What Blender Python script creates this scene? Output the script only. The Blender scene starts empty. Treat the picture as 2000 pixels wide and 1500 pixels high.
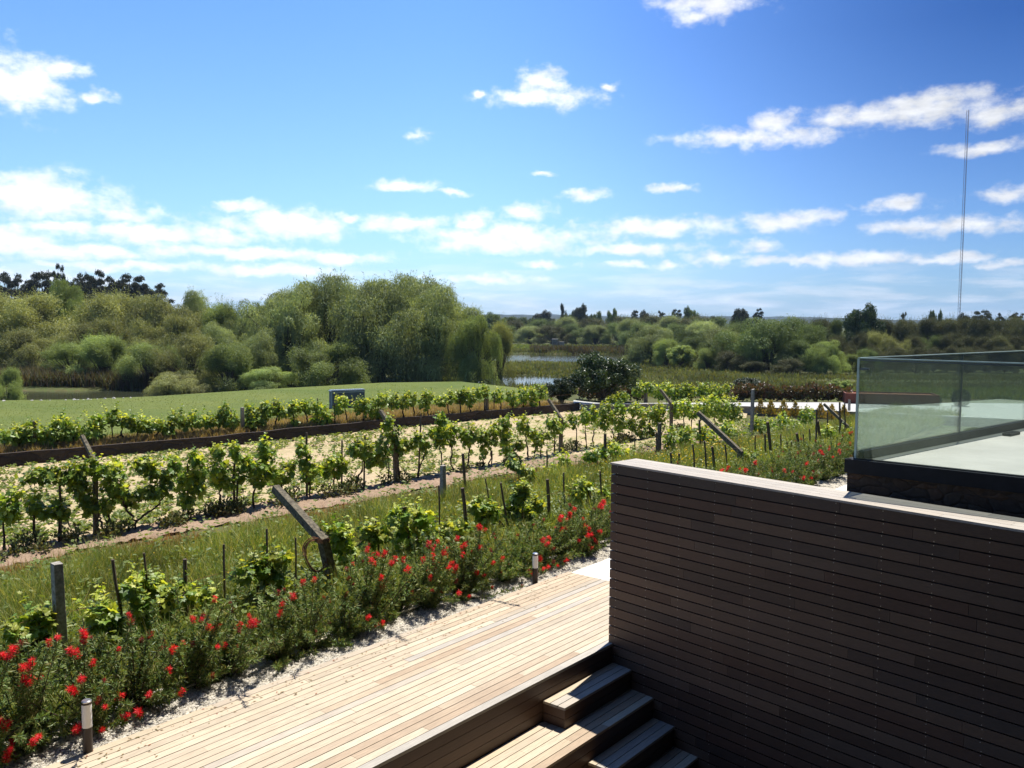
import bpy, math
import numpy as np
from mathutils import Vector, Matrix
R_ = math.radians
scene = bpy.context.scene
COL = scene.collection

# ------------------------------------------------------------------ camera
F = 1700.0; PITCH = R_(4.1); ROLL = R_(0.4); CZ = 3.9
fwd = np.array([0, math.cos(PITCH), -math.sin(PITCH)])
_r = np.array([1.0, 0, 0]); _u = np.array([0, math.sin(PITCH), math.cos(PITCH)])
RT = math.cos(ROLL) * _r + math.sin(ROLL) * _u
UP = math.cos(ROLL) * _u - math.sin(ROLL) * _r
CAM = np.array([0, 0, CZ])
cd = bpy.data.cameras.new('camera'); co = bpy.data.objects.new('camera', cd); COL.objects.link(co)
cd.sensor_width = 36; cd.lens = 36 * F / 2000; cd.clip_start = 0.05; cd.clip_end = 12000
M = Matrix(((RT[0], UP[0], -fwd[0], 0), (RT[1], UP[1], -fwd[1], 0), (RT[2], UP[2], -fwd[2], CZ), (0, 0, 0, 1)))
co.matrix_world = M
scene.camera = co

def ray(x, y): return fwd + RT * ((x - 1000) / F) + UP * ((750 - y) / F)
def gp(x, y, z=0.0):
    d = ray(x, y); return CAM + d * ((z - CZ) / d[2])
def at(x, y, Y):
    d = ray(x, y); return CAM + d * (Y / d[1])
AZ = R_(39.2)
EU = np.array([math.sin(AZ), math.cos(AZ), 0]); EV = np.array([-math.cos(AZ), math.sin(AZ), 0]); EZ = np.array([0, 0, 1.0])
def uv(p): return float(np.dot(p[:2], EU[:2])), float(np.dot(p[:2], EV[:2]))
def W(u, v, z=0.0): return EU * u + EV * v + EZ * z

# ------------------------------------------------------------------ light
SUN_AZ, SUN_EL = R_(30), R_(65.5)
sd = np.array([math.sin(SUN_AZ) * math.cos(SUN_EL), math.cos(SUN_AZ) * math.cos(SUN_EL), math.sin(SUN_EL)])
sl = bpy.data.lights.new('sun', 'SUN'); so = bpy.data.objects.new('sun', sl); COL.objects.link(so)
sl.energy = 5.0; sl.angle = R_(0.5); sl.color = (1.0, 0.945, 0.86)
so.rotation_euler = Vector(-sd).to_track_quat('-Z', 'Y').to_euler()

world = bpy.data.worlds.new('World'); scene.world = world; world.use_nodes = True
nt = world.node_tree; nt.nodes.clear()
class G:
    """tiny node-graph helper"""
    def __init__(s, nt): s.nt = nt
    def n(s, t, **k):
        o = s.nt.nodes.new(t)
        for a, b in k.items(): setattr(o, a, b)
        return o
    def link(s, a, b): s.nt.links.new(a, b)
    def put(s, sock, v):
        if isinstance(v, bpy.types.NodeSocket): s.link(v, sock)
        else: sock.default_value = v
    def m(s, op, a, b=None, c=None, clamp=False):
        o = s.n('ShaderNodeMath', operation=op); o.use_clamp = clamp
        s.put(o.inputs[0], a)
        if b is not None: s.put(o.inputs[1], b)
        if c is not None: s.put(o.inputs[2], c)
        return o.outputs[0]
    def v(s, op, a, b=None):
        o = s.n('ShaderNodeVectorMath', operation=op); s.put(o.inputs[0], a)
        if b is not None: s.put(o.inputs[1], b)
        return o.outputs['Value'] if op in ('LENGTH', 'DOT_PRODUCT', 'DISTANCE') else o.outputs[0]
    def mix(s, f, a, b, bt='MIX'):
        o = s.n('ShaderNodeMix', data_type='RGBA', blend_type=bt)
        s.put(o.inputs[0], f); s.put(o.inputs[6], a); s.put(o.inputs[7], b)
        return o.outputs[2]
    def noise(s, vec, scale, detail=3, rough=.5, dist=0.0, out=0, dim='3D'):
        o = s.n('ShaderNodeTexNoise', noise_dimensions=dim)
        if vec is not None: s.link(vec, o.inputs['Vector'])
        o.inputs['Scale'].default_value = scale; o.inputs['Detail'].default_value = detail
        o.inputs['Roughness'].default_value = rough; o.inputs['Distortion'].default_value = dist
        return o.outputs[out]
    def ramp(s, f, pts):
        o = s.n('ShaderNodeValToRGB'); s.put(o.inputs[0], f)
        e = o.color_ramp.elements
        while len(e) < len(pts): e.new(0.5)
        for k, (p, c) in enumerate(pts):
            e[k].position = p; e[k].color = (*c, 1) if len(c) == 3 else c
        return o.outputs[0]
    def mr(s, v, a, b, c=0.0, d=1.0, smooth=False):
        o = s.n('ShaderNodeMapRange'); o.clamp = True
        if smooth: o.interpolation_type = 'SMOOTHSTEP'
        s.put(o.inputs[0], v)
        for i, q in enumerate((a, b, c, d)): o.inputs[i + 1].default_value = q
        return o.outputs[0]

def make_world():
    g = G(nt)
    sky = g.n('ShaderNodeTexSky', sky_type='NISHITA')
    sky.sun_disc = False; sky.sun_elevation = SUN_EL; sky.sun_rotation = SUN_AZ
    sky.air_density = 1.0; sky.dust_density = 0.6; sky.ozone_density = 2.2; sky.altitude = 0
    tc = g.n('ShaderNodeTexCoord').outputs['Generated']
    sep = g.n('ShaderNodeSeparateXYZ'); g.link(tc, sep.inputs[0])
    x, y, z = sep.outputs
    az = g.m('ARCTAN2', x, y); el = g.m('ARCSINE', z)
    cb = g.n('ShaderNodeCombineXYZ'); g.link(az, cb.inputs[0]); g.link(el, cb.inputs[1])
    P0 = cb.outputs[0]
    # cloud shapes get their ragged outline from warping the direction
    w1 = g.v('SUBTRACT', g.noise(g.v('MULTIPLY', P0, (1, 1.4, 1)), 26, 4, .55, out=1), (.5, .5, .5))
    P = g.v('ADD', P0, g.v('MULTIPLY', w1, (.045, .024, 0)))
    clouds = [(40,160,75,46,1),(128,138,38,16,.85),(190,190,34,12,.45),
        (1385,5,100,24,.9),(1350,32,42,14,.7),(1060,192,112,18,.9),(1060,165,42,28,1),(1195,168,22,8,.7),(818,262,20,15,.7),(935,185,16,10,.6),
        (1480,268,140,18,1),(1515,240,46,22,.9),(1760,218,190,24,1),(1810,196,90,20,1),(1960,215,90,26,.8),(1925,290,75,13,.8),
        (80,385,115,36,1.1),(240,420,78,15,1),(478,401,36,12,1),(790,365,70,12,1),(870,374,50,7,.7),(680,423,30,9,.8),(1145,380,45,14,.85),(1062,342,24,7,.7),(1318,368,46,9,.9),
        (1962,375,48,15,.75),(1750,400,62,12,.85),(1540,432,95,20,1),(1860,440,135,16,1),(790,434,80,15,1.1),(560,438,98,25,1.2),(330,458,200,18,1.0),(120,440,80,12,.8),(1030,415,52,18,1),(930,430,38,18,1),(985,467,155,24,1.15),(1280,445,145,18,1.1),(1230,487,115,12,1),(480,494,230,12,1.0),(1400,502,62,12,.9),(1480,480,42,13,.85),(1560,508,115,10,.9),(1680,505,115,15,1),(1840,503,100,10,.9),(1220,520,55,9,.8),(20,470,65,30,1.1),(140,492,150,14,1.0),(250,520,150,10,.9),(640,502,100,12,1),(540,530,150,14,1),(1060,515,60,9,.8),(950,545,130,12,.8),(1300,515,40,8,.7),(90,545,150,14,.9),(1960,515,60,9,.6)]
    acc = None
    for cx, cy, rx, ry, st in clouds:
        d = ray(cx, cy); d = d / np.linalg.norm(d)
        ca, ce = math.atan2(d[0], d[1]), math.asin(d[2])
        o = g.v('SUBTRACT', P, (ca, ce, 0))
        o = g.v('MULTIPLY', o, (F / rx / 1.0, F / ry, 0))
        l = g.v('LENGTH', o)
        val = g.m('MULTIPLY_ADD', l, -0.66, 0.78 + .42 * st)
        acc = val if acc is None else g.m('MAXIMUM', acc, val)
    n2 = g.noise(g.v('MULTIPLY', P0, (1, 1.5, 1)), 42, 6, .6)
    dens = g.m('MULTIPLY_ADD', n2, 1.5, g.m('SUBTRACT', acc, .93))
    placed = g.mr(dens, 0.08, 0.95, 0, 1, True)
    # thin streaks piling up towards the horizon
    n3 = g.noise(g.v('MULTIPLY', P0, (1, 7.5, 1)), 9, 6, .6, .3)
    band = g.m('MULTIPLY', g.mr(el, -.01, .02, .6, .9), g.mr(el, .085, .015, 0, 1, True))
    streak = g.m('MULTIPLY', g.mr(n3, .40, .68, 0, .85, True), band)
    elsewhere = g.m('MULTIPLY', g.mr(g.noise(g.v('MULTIPLY', P0, (1, 2.6, 1)), 3.2, 6, .6, .4), .56, .7, 0, .9, True),
                    g.mr(g.m('ABSOLUTE', az), .66, .85, 0, 1))
    amt = g.m('MAXIMUM', g.m('MAXIMUM', placed, streak), elsewhere)
    tint = g.mix(1.0, sky.outputs[0], SKY_TINT, 'MULTIPLY')
    tint = g.mix(g.mr(el, .12, .42, 0, 1, True), tint, g.mix(1.0, tint, (.76, .88, .98, 1), 'MULTIPLY'))
    # deeper blue towards the right and with height
    side = g.m('MULTIPLY', g.mr(az, -.12, .56, 0, 1, True), g.mr(el, .0, .30, .60, 1))
    tint = g.mix(side, tint, g.mix(1.0, tint, (.12, .22, .34, 1), 'MULTIPLY'))
    shade = g.mr(g.noise(g.v('MULTIPLY', P0, (1, 3, 1)), 30, 5, .6), .3, .7, .78, 1.06)
    shade = g.m('MULTIPLY', shade, g.mr(g.m('MULTIPLY', side, 1.0), 0, 1, 1, .62))
    cc = g.n('ShaderNodeCombineXYZ')
    for i, k in enumerate((.985, 1.0, 1.03)): g.link(g.m('MULTIPLY', shade, k * CLOUD), cc.inputs[i])
    col = g.mix(g.m('MULTIPLY', amt, .97), tint, cc.outputs[0])
    bg = g.n('ShaderNodeBackground'); g.link(col, bg.inputs[0]); bg.inputs[1].default_value = SKY_STR
    out = g.n('ShaderNodeOutputWorld'); g.link(bg.outputs[0], out.inputs[0])
SKY_STR = 0.067; CLOUD = 11.4
SKY_TINT = (.92, 1.24, 1.72, 1)
make_world()
scene.view_settings.view_transform = 'Standard'; scene.view_settings.look = 'None'
scene.view_settings.exposure = 0.9; scene.view_settings.gamma = 1.0
cy = scene.cycles
cy.max_bounces = 7; cy.diffuse_bounces = 3; cy.glossy_bounces = 3; cy.transmission_bounces = 4
cy.transparent_max_bounces = 8; cy.volume_bounces = 0; cy.caustics_reflective = False; cy.caustics_refractive = False
cy.use_denoising = True

# ------------------------------------------------------------------ helpers
rng = np.random.default_rng(7)
def nrm(a): return a / np.maximum(np.linalg.norm(a, axis=-1, keepdims=True), 1e-9)
def mesh_np(name, V, Fs, mat, parent=None, smooth=False, loc=(0, 0, 0)):
    """Fs: list of (M,k) int arrays"""
    me = bpy.data.meshes.new(name)
    V = np.asarray(V, dtype=np.float32)
    Fs = [np.asarray(f, dtype=np.int32) for f in Fs if len(f)]
    me.vertices.add(len(V)); me.vertices.foreach_set('co', V.ravel())
    tot = sum(f.size for f in Fs); nf = sum(len(f) for f in Fs)
    me.loops.add(tot); me.polygons.add(nf)
    me.loops.foreach_set('vertex_index', np.concatenate([f.ravel() for f in Fs]))
    cnt = np.concatenate([np.full(len(f), f.shape[1], dtype=np.int32) for f in Fs])
    st = np.concatenate([[0], np.cumsum(cnt)[:-1]]).astype(np.int32)
    me.polygons.foreach_set('loop_start', st)
    me.update(calc_edges=True)
    me.polygons.foreach_set('use_smooth', np.full(nf, bool(smooth)))
    for m in (mat if isinstance(mat, (list, tuple)) else [mat]): me.materials.append(m)
    o = bpy.data.objects.new(name, me); COL.objects.link(o); o.location = loc
    if parent is not None: o.parent = parent
    return o
def empty(name, label, cat, loc, group=None):
    o = bpy.data.objects.new(name, None); COL.objects.link(o); o.location = loc
    o.empty_display_size = .2
    return tag(o, label, cat, group)
def tag(o, label=None, cat=None, group=None, kind=None):
    if label: o['label'] = label
    if cat: o['category'] = cat
    if group: o['group'] = group
    if kind: o['kind'] = kind
    return o
class MB:
    def __init__(s): s.V = []; s.F = {3: [], 4: []}; s.n = 0
    def add(s, V, Fc):
        for f in Fc: s.F.setdefault(len(f), []).append([i + s.n for i in f])
        s.V.extend([tuple(v) for v in V]); s.n += len(V)
    def box(s, c, a, b, h):
        """c = centre, a,b,h half vectors"""
        c = np.array(c, float); a = np.array(a, float); b = np.array(b, float); h = np.array(h, float)
        V = [c - a - b - h, c + a - b - h, c + a + b - h, c - a + b - h, c - a - b + h, c + a - b + h, c + a + b + h, c - a + b + h]
        s.add(V, [(0, 3, 2, 1), (4, 5, 6, 7), (0, 1, 5, 4), (1, 2, 6, 5), (2, 3, 7, 6), (3, 0, 4, 7)])
    def ubox(s, u0, u1, v0, v1, z0, z1):
        s.box(W((u0 + u1) / 2, (v0 + v1) / 2, (z0 + z1) / 2), EU * (u1 - u0) / 2, EV * (v1 - v0) / 2, EZ * (z1 - z0) / 2)
    def tube(s, path, rad, n=6, cap=True):
        path = np.asarray(path, float); m = len(path)
        rad = np.broadcast_to(rad, (m,)) if np.ndim(rad) else np.full(m, rad)
        T = nrm(np.gradient(path, axis=0))
        ref = np.array([0, 0, 1.0]) if abs(T[0][2]) < .8 else np.array([1.0, 0, 0])
        V = []
        for i in range(m):
            a = nrm(np.cross(T[i], ref)); b = np.cross(T[i], a)
            for k in range(n):
                t = 2 * math.pi * k / n
                V.append(path[i] + rad[i] * (math.cos(t) * a + math.sin(t) * b))
        Fc = [(i * n + k, i * n + (k + 1) % n, (i + 1) * n + (k + 1) % n, (i + 1) * n + k) for i in range(m - 1) for k in range(n)]
        if cap: Fc += [tuple(range(n))[::-1], tuple(range((m - 1) * n, m * n))]
        s.add(V, Fc)
    def prism(s, poly, z0, z1):
        """poly: xy points counter-clockwise"""
        n = len(poly)
        V = [(p[0], p[1], z0) for p in poly] + [(p[0], p[1], z1) for p in poly]
        s.add(V, [tuple(range(n))[::-1], tuple(range(n, 2 * n))] + [(i, (i + 1) % n, n + (i + 1) % n, n + i) for i in range(n)])
    def build(s, name, mat, parent=None, origin=(0, 0, 0), smooth=False, bevel=0):
        V = np.array(s.V) - np.array(origin)
        o = mesh_np(name, V, [np.array(f) for f in s.F.values() if f], mat, parent, smooth, (0, 0, 0) if parent else origin)
        if bevel:
            b = o.modifiers.new('bevel', 'BEVEL'); b.width = bevel; b.segments = 2; b.limit_method = 'ANGLE'
        return o

T_DIAMOND = (np.array([[0, 0, 0], [-.5, .42, 0.06], [0, 1, 0], [.5, .42, 0.06]]), [np.array([[0, 1, 2, 3]])])
T_LEAF = (np.array([[0, 0, 0], [-.5, .28, .10], [-.36, .78, .06], [0, 1, -.10], [.36, .78, .06], [.5, .28, .10]]),
          [np.array([[0, 1, 2, 3], [0, 3, 4, 5]])])
_vl = [[0, .42, .0], [0, 0, -.02], [-.30, -.06, .05], [-.50, .20, .07], [-.36, .36, .03], [-.52, .66, .02], [-.20, .66, .0], [0, 1, -.13],
       [.20, .66, .0], [.52, .66, .02], [.36, .36, .03], [.50, .20, .07], [.30, -.06, .05]]
T_VINE = (np.array(_vl), [np.array([[0, i, i + 1 if i < 12 else 1] for i in range(1, 13)])])
T_BLADE = (np.array([[-.5, 0, 0], [.5, 0, 0], [.38, .5, .06], [-.38, .5, .06], [0, 1, .32]]), [np.array([[0, 1, 2, 3]]), np.array([[3, 2, 4]])])
def inst(T, P, A, N, L, Wd):
    tv, tf = T; n = len(P); k = len(tv)
    A = nrm(A); S = nrm(np.cross(A, N)); N2 = np.cross(S, A)
    L = np.broadcast_to(L, (n,)); Wd = np.broadcast_to(Wd, (n,))
    V = (P[:, None, :] + S[:, None, :] * (tv[None, :, 0] * Wd[:, None])[..., None]
         + A[:, None, :] * (tv[None, :, 1] * L[:, None])[..., None]
         + N2[:, None, :] * (tv[None, :, 2] * L[:, None])[..., None]).reshape(-1, 3)
    off = (np.arange(n) * k)[:, None, None]
    return V, [(f[None] + off).reshape(-1, f.shape[1]) for f in tf]
class Acc:
    def __init__(s): s.V = []; s.F = {}; s.n = 0
    def add(s, V, Fs):
        for f in Fs: s.F.setdefault(f.shape[1], []).append(f + s.n)
        s.V.append(V); s.n += len(V)
    def build(s, name, mat, parent=None, loc=(0, 0, 0), smooth=False):
        return mesh_np(name, np.concatenate(s.V), [np.concatenate(f) for f in s.F.values()], mat, parent, smooth, loc)
def rdir(n, r=rng): return nrm(r.normal(size=(n, 3)))

# ------------------------------------------------------------------ materials
def newmat(name):
    m = bpy.data.materials.new(name); m.use_nodes = True; m.node_tree.nodes.clear()
    g = G(m.node_tree); g.out = g.n('ShaderNodeOutputMaterial'); return m, g
def principled(g, col, rough=.8, spec=.3, bump=None, bstr=.3, bdist=.02):
    p = g.n('ShaderNodeBsdfPrincipled'); g.put(p.inputs['Base Color'], col); g.put(p.inputs['Roughness'], rough)
    p.inputs['Specular IOR Level'].default_value = spec
    if bump is not None:
        b = g.n('ShaderNodeBump'); b.inputs['Strength'].default_value = bstr; b.inputs['Distance'].default_value = bdist
        g.link(bump, b.inputs['Height']); g.link(b.outputs[0], p.inputs['Normal'])
    return p.outputs[0]
def c4(c): return (*c, 1)
def leaf_mat(name, cols, trans=.35, rough=.5, spec=.25, hue=.0, objvar=.25, big=0.0):
    m, g = newmat(name)
    geo = g.n('ShaderNodeNewGeometry')
    n = len(cols)
    c = g.ramp(geo.outputs['Random Per Island'], [(i / max(n - 1, 1), q) for i, q in enumerate(cols)])
    oi = g.n('ShaderNodeObjectInfo')
    f = g.mr(oi.outputs['Random'], 0, 1, 1 - objvar, 1 + objvar)
    if big:
        nz = g.noise(geo.outputs['Position'], big, 3)
        f = g.m('MULTIPLY', f, g.mr(nz, .32, .68, .62, 1.36))
    c = g.v('MULTIPLY', c, g.n('ShaderNodeCombineXYZ').outputs[0]) if False else g.v('SCALE', c)
    c.node.inputs['Scale'].default_value = 1; g.link(f, c.node.inputs['Scale'])
    p = principled(g, c, rough, spec)
    t = g.n('ShaderNodeBsdfTranslucent')
    g.link(g.v('MULTIPLY', c, (1.5, 1.35, .5)), t.inputs[0])
    mx = g.n('ShaderNodeMixShader'); mx.inputs[0].default_value = trans
    g.link(p, mx.inputs[1]); g.link(t.outputs[0], mx.inputs[2]); g.link(mx.outputs[0], g.out.inputs[0])
    return m
def plain(name, col, rough=.7, spec=.3, var=.15, scale=6, detail=5, bstr=.3, bdist=.01, metal=0, col2=None, stretch=(1, 1, 1)):
    m, g = newmat(name)
    tc = g.n('ShaderNodeTexCoord').outputs['Object']
    v = g.v('MULTIPLY', tc, stretch)
    nz = g.noise(v, scale, detail, .6)
    a = tuple(x * (1 - var) for x in col); b = col2 or tuple(min(1, x * (1 + var)) for x in col)
    c = g.ramp(nz, [(.32, a), (.68, b)])
    fine = g.noise(v, scale * 7, 4, .6)
    s = principled(g, c, rough, spec, g.m('ADD', nz, g.m('MULTIPLY', fine, .5)), bstr, bdist)
    s.node.inputs['Metallic'].default_value = metal
    g.link(s, g.out.inputs[0]); return m
def wood(name, cols, rough=.65, grain=1.0, stretch=(1, 1, 1), rot=None, spec=.3):
    m, g = newmat(name)
    geo = g.n('ShaderNodeNewGeometry')
    mp = g.n('ShaderNodeMapping'); mp.vector_type = 'POINT'
    g.link(geo.outputs['Position'], mp.inputs[0])
    mp.inputs['Rotation'].default_value = (0, 0, rot or 0); 
    vv = g.v('MULTIPLY', mp.outputs[0], stretch)
    off = g.n('ShaderNodeCombineXYZ'); g.link(g.m('MULTIPLY', geo.outputs['Random Per Island'], 37), off.inputs[2])
    vv = g.v('ADD', vv, off.outputs[0])
    gr = g.noise(vv, 9, 6, .65, .4)
    n = len(cols)
    c = g.ramp(geo.outputs['Random Per Island'], [(i / (n - 1), q) for i, q in enumerate(cols)])
    f = g.mr(gr, .3, .7, 1 - .24 * grain, 1 + .18 * grain)
    blotch = g.noise(geo.outputs['Position'], 2.2, 4, .6)
    f = g.m('MULTIPLY', f, g.mr(blotch, .3, .7, .93, 1.06))
    sc = g.v('SCALE', c); g.link(f, sc.node.inputs['Scale'])
    s = principled(g, sc, rough, spec, gr, .25, .004)
    g.link(s, g.out.inputs[0]); return m

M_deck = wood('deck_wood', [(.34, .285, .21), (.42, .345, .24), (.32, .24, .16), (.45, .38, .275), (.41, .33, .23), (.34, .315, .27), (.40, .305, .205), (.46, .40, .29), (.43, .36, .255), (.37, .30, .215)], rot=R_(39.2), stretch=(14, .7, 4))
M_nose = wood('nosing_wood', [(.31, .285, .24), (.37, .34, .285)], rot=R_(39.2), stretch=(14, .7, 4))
M_riser_shade = wood('shade_toned_riser_wood', [(.07, .040, .028), (.10, .060, .04), (.08, .052, .038)], rot=R_(39.2), stretch=(14, .7, 14), rough=.5)  # same timber as the treads, darkened in colour to stand for shade
M_wallw = wood('wall_wood', [(.052, .028, .018), (.115, .068, .042), (.080, .040, .025), (.060, .042, .032), (.130, .076, .046), (.045, .027, .02)], rot=R_(39.2), stretch=(.7, 14, 14), rough=.5)
M_wallt = wood('wall_top_wood', [(.27, .25, .215), (.38, .34, .28), (.32, .285, .24), (.35, .325, .285)], rot=R_(39.2), stretch=(.7, 14, 4), rough=.55)
M_backing = plain('deck_backing', (.02, .016, .014), .9)
M_conc = plain('old_concrete', (.27, .25, .215), .9, var=.4, scale=22, bstr=.9, bdist=.012)
M_concd = plain('dark_lichen_concrete', (.085, .072, .055), .95, var=.45, scale=22, bstr=1, bdist=.014, col2=(.20, .175, .12))
M_stake = plain('weathered_stake', (.10, .075, .055), .9, var=.4, scale=25, bstr=.6, stretch=(3, 3, .5))
M_trunk = plain('vine_bark', (.055, .036, .028), .95, var=.5, scale=40, bstr=1, bdist=.01, stretch=(1, 1, .3))
M_bark = plain('tree_bark', (.09, .075, .06), .95, var=.4, scale=5, bstr=.8, bdist=.04, stretch=(1, 1, .3))
M_wire = plain('rusty_wire', (.16, .075, .035), .8, var=.5, scale=60, metal=.4)
M_black = plain('dark_painted_steel', (.014, .016, .020), .6, spec=.2, var=.25)
M_bsteel = plain('brushed_steel', (.55, .55, .55), .3, spec=.5, var=.08, metal=.9)
M_bollw = plain('bollard_diffuser', (.80, .79, .76), .45, var=.04)
M_bollb = plain('bollard_bronze', (.035, .024, .020), .4, spec=.5, var=.15, metal=.3)
M_terr = plain('terrace_screed', (.31, .305, .285), .6, var=.12, scale=1.6, bstr=.08)
M_render = plain('white_coping', (.40, .39, .36), .85, var=.12, scale=5)
M_drive = plain('drive_concrete', (.36, .36, .34), .85, var=.10, scale=.8, bstr=.1)
M_terra = plain('terracotta', (.13, .045, .03), .85, var=.2, scale=6)
M_box = plain('galvanised_grey', (.30, .36, .42), .5, var=.12, scale=5, metal=.1)
M_boxd = plain('grey_cabinet_side', (.085, .105, .14), .6, var=.15, scale=5)

def stonewall(name, cols, scale, bstr=.8):
    m, g = newmat(name)
    tc = g.n('ShaderNodeTexCoord').outputs['Object']
    vv = g.v('ADD', g.v('MULTIPLY', tc, (1, 1, 2.2)), g.v('MULTIPLY', g.noise(tc, 3, 3, out=1), (.35, .35, .35)))
    vo = g.n('ShaderNodeTexVoronoi'); g.link(vv, vo.inputs[0]); vo.inputs['Scale'].default_value = scale
    ve = g.n('ShaderNodeTexVoronoi', feature='DISTANCE_TO_EDGE'); g.link(vv, ve.inputs[0]); ve.inputs['Scale'].default_value = scale
    sp = g.n('ShaderNodeSeparateXYZ'); g.link(vo.outputs['Color'], sp.inputs[0])
    c = g.ramp(sp.outputs[0], [(i / (len(cols) - 1), q) for i, q in enumerate(cols)])
    nz = g.noise(tc, 20, 5, .65)
    c = g.mix(g.mr(nz, .35, .7, 0, .5), c, c4(tuple(x * .5 for x in cols[0])))
    c = g.mix(g.mr(ve.outputs[0], 0, .035, .45, 0), c, c4((.03, .025, .02)))
    h = g.m('ADD', g.mr(ve.outputs[0], 0, .12, 0, 1), g.m('MULTIPLY', nz, .5))
    g.link(principled(g, c, .92, .2, h, bstr, .03), g.out.inputs[0]); return m
M_stone = stonewall('terrace_stone', [(.075, .052, .038), (.12, .075, .048), (.06, .048, .040), (.095, .07, .05)], 4.2, .5)
M_lowst = stonewall('granite_kerb_stone', [(.045, .035, .030), (.065, .050, .042), (.052, .043, .038)], 1.6)

def soil(name, c1, c2, c3, scale=2.0, bd=.03, green=None, gthr=(.5, .62)):
    m, g = newmat(name)
    P = g.n('ShaderNodeNewGeometry').outputs['Position']
    a = g.noise(P, scale, 6, .65); b = g.noise(P, scale * 9, 5, .65)
    c = g.mix(g.mr(a, .35, .65), c4(c1), c4(c2))
    c = g.mix(g.mr(b, .5, .72), c, c4(c3))
    if green:
        gn = g.noise(g.v('ADD', P, (31, 17, 0)), .55, 5, .7)
        c = g.mix(g.m('MULTIPLY', g.mr(gn, *gthr), g.mr(g.noise(P, 14, 3), .4, .6)), c, c4(green))
    g.link(principled(g, c, .95, .15, g.m('ADD', a, b), .9, bd), g.out.inputs[0]); return m
M_soil = soil('pale_dry_soil', (.36, .285, .175), (.44, .35, .22), (.27, .205, .125), green=(.19, .21, .06), gthr=(.45, .62))
M_path = soil('brown_tilled_earth', (.25, .175, .12), (.32, .235, .165), (.18, .12, .08), 3)
M_grnd = soil('rough_meadow', (.05, .065, .02), (.085, .085, .03), (.10, .07, .035), .12, .2, green=(.06, .10, .02))
M_under = soil('earth_under_grass', (.08, .075, .03), (.13, .11, .05), (.06, .06, .02), 2)
M_dry = soil('dry_grass_floor', (.17, .12, .065), (.21, .15, .085), (.12, .10, .045), 1.5, green=(.085, .10, .03))
M_hill = soil('hill_woodland', (.018, .028, .022), (.026, .036, .028), (.07, .075, .065), .012, 1)
M_lawn = None
def lawnmat():
    m, g = newmat('mown_lawn')
    P = g.n('ShaderNodeNewGeometry').outputs['Position']
    a = g.noise(P, .16, 4, .6); b = g.noise(P, 3.0, 6, .7); s = g.noise(g.v('MULTIPLY', P, (.25, 2.2, 1)), .9, 3)
    c = g.mix(g.mr(a, .35, .65), c4((.070, .102, .016)), c4((.115, .135, .026)))
    c = g.mix(g.mr(b, .42, .70, 0, .85), c, c4((.105, .125, .035)))
    c = g.mix(g.mr(s, .5, .7, 0, .35), c, c4((.05, .085, .018)))
    g.link(principled(g, c, .9, .15, g.noise(P, 40, 3), .6, .03), g.out.inputs[0]); return m
M_lawn = lawnmat()
M_grav = plain('white_pebble', (.68, .64, .56), .8, var=.2, scale=9)
M_pave = plain('pale_paving', (.62, .60, .55), .8, var=.05, scale=2)

def watermat():
    m, g = newmat('pond_water')
    P = g.n('ShaderNodeNewGeometry').outputs['Position']
    p = g.n('ShaderNodeBsdfPrincipled'); p.inputs['Base Color'].default_value = (.035, .04, .022, 1)
    p.inputs['Roughness'].default_value = .04; p.inputs['IOR'].default_value = 1.33; p.inputs['Specular IOR Level'].default_value = .5
    b = g.n('ShaderNodeBump'); b.inputs['Strength'].default_value = .25; b.inputs['Distance'].default_value = .05
    g.link(g.noise(g.v('MULTIPLY', P, (1, 2.5, 1)), 1.3, 4, .6), b.inputs['Height']); g.link(b.outputs[0], p.inputs['Normal'])
    g.link(p.outputs[0], g.out.inputs[0]); return m
M_water = watermat()
def glassmat():
    m, g = newmat('balustrade_glass')
    tr = g.n('ShaderNodeBsdfTransparent'); tr.inputs[0].default_value = (.895, .935, .915, 1)
    gl = g.n('ShaderNodeBsdfGlossy'); gl.inputs['Roughness'].default_value = .01; gl.inputs[0].default_value = (.9, 1, .97, 1)
    fr = g.n('ShaderNodeFresnel'); fr.inputs[0].default_value = 1.5
    P = g.n('ShaderNodeNewGeometry').outputs['Position']
    df = g.n('ShaderNodeBsdfTranslucent'); df.inputs[0].default_value = (.55, .66, .60, 1)
    sp = g.n('ShaderNodeSeparateXYZ'); g.link(P, sp.inputs[0])
    low = g.mr(sp.outputs[2], 2.5, 3.2, .045, .01)
    dust = g.m('MULTIPLY', low, g.mr(g.noise(P, 1.6, 5, .7), .3, .7, .7, 1.25))
    m1 = g.n('ShaderNodeMixShader'); g.link(dust, m1.inputs[0]); g.link(tr.outputs[0], m1.inputs[1]); g.link(df.outputs[0], m1.inputs[2])
    m2 = g.n('ShaderNodeMixShader'); g.link(g.m('MULTIPLY', fr.outputs[0], .6), m2.inputs[0]); g.link(m1.outputs[0], m2.inputs[1]); g.link(gl.outputs[0], m2.inputs[2])
    g.link(m2.outputs[0], g.out.inputs[0]); return m
M_glass = glassmat()
M_gedge = plain('glass_edge', (.42, .58, .53), .25, spec=.6, var=.1)
M_gtrim = plain('steel_trim', (.10, .12, .13), .3, spec=.5, var=.1, metal=.6)

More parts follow.
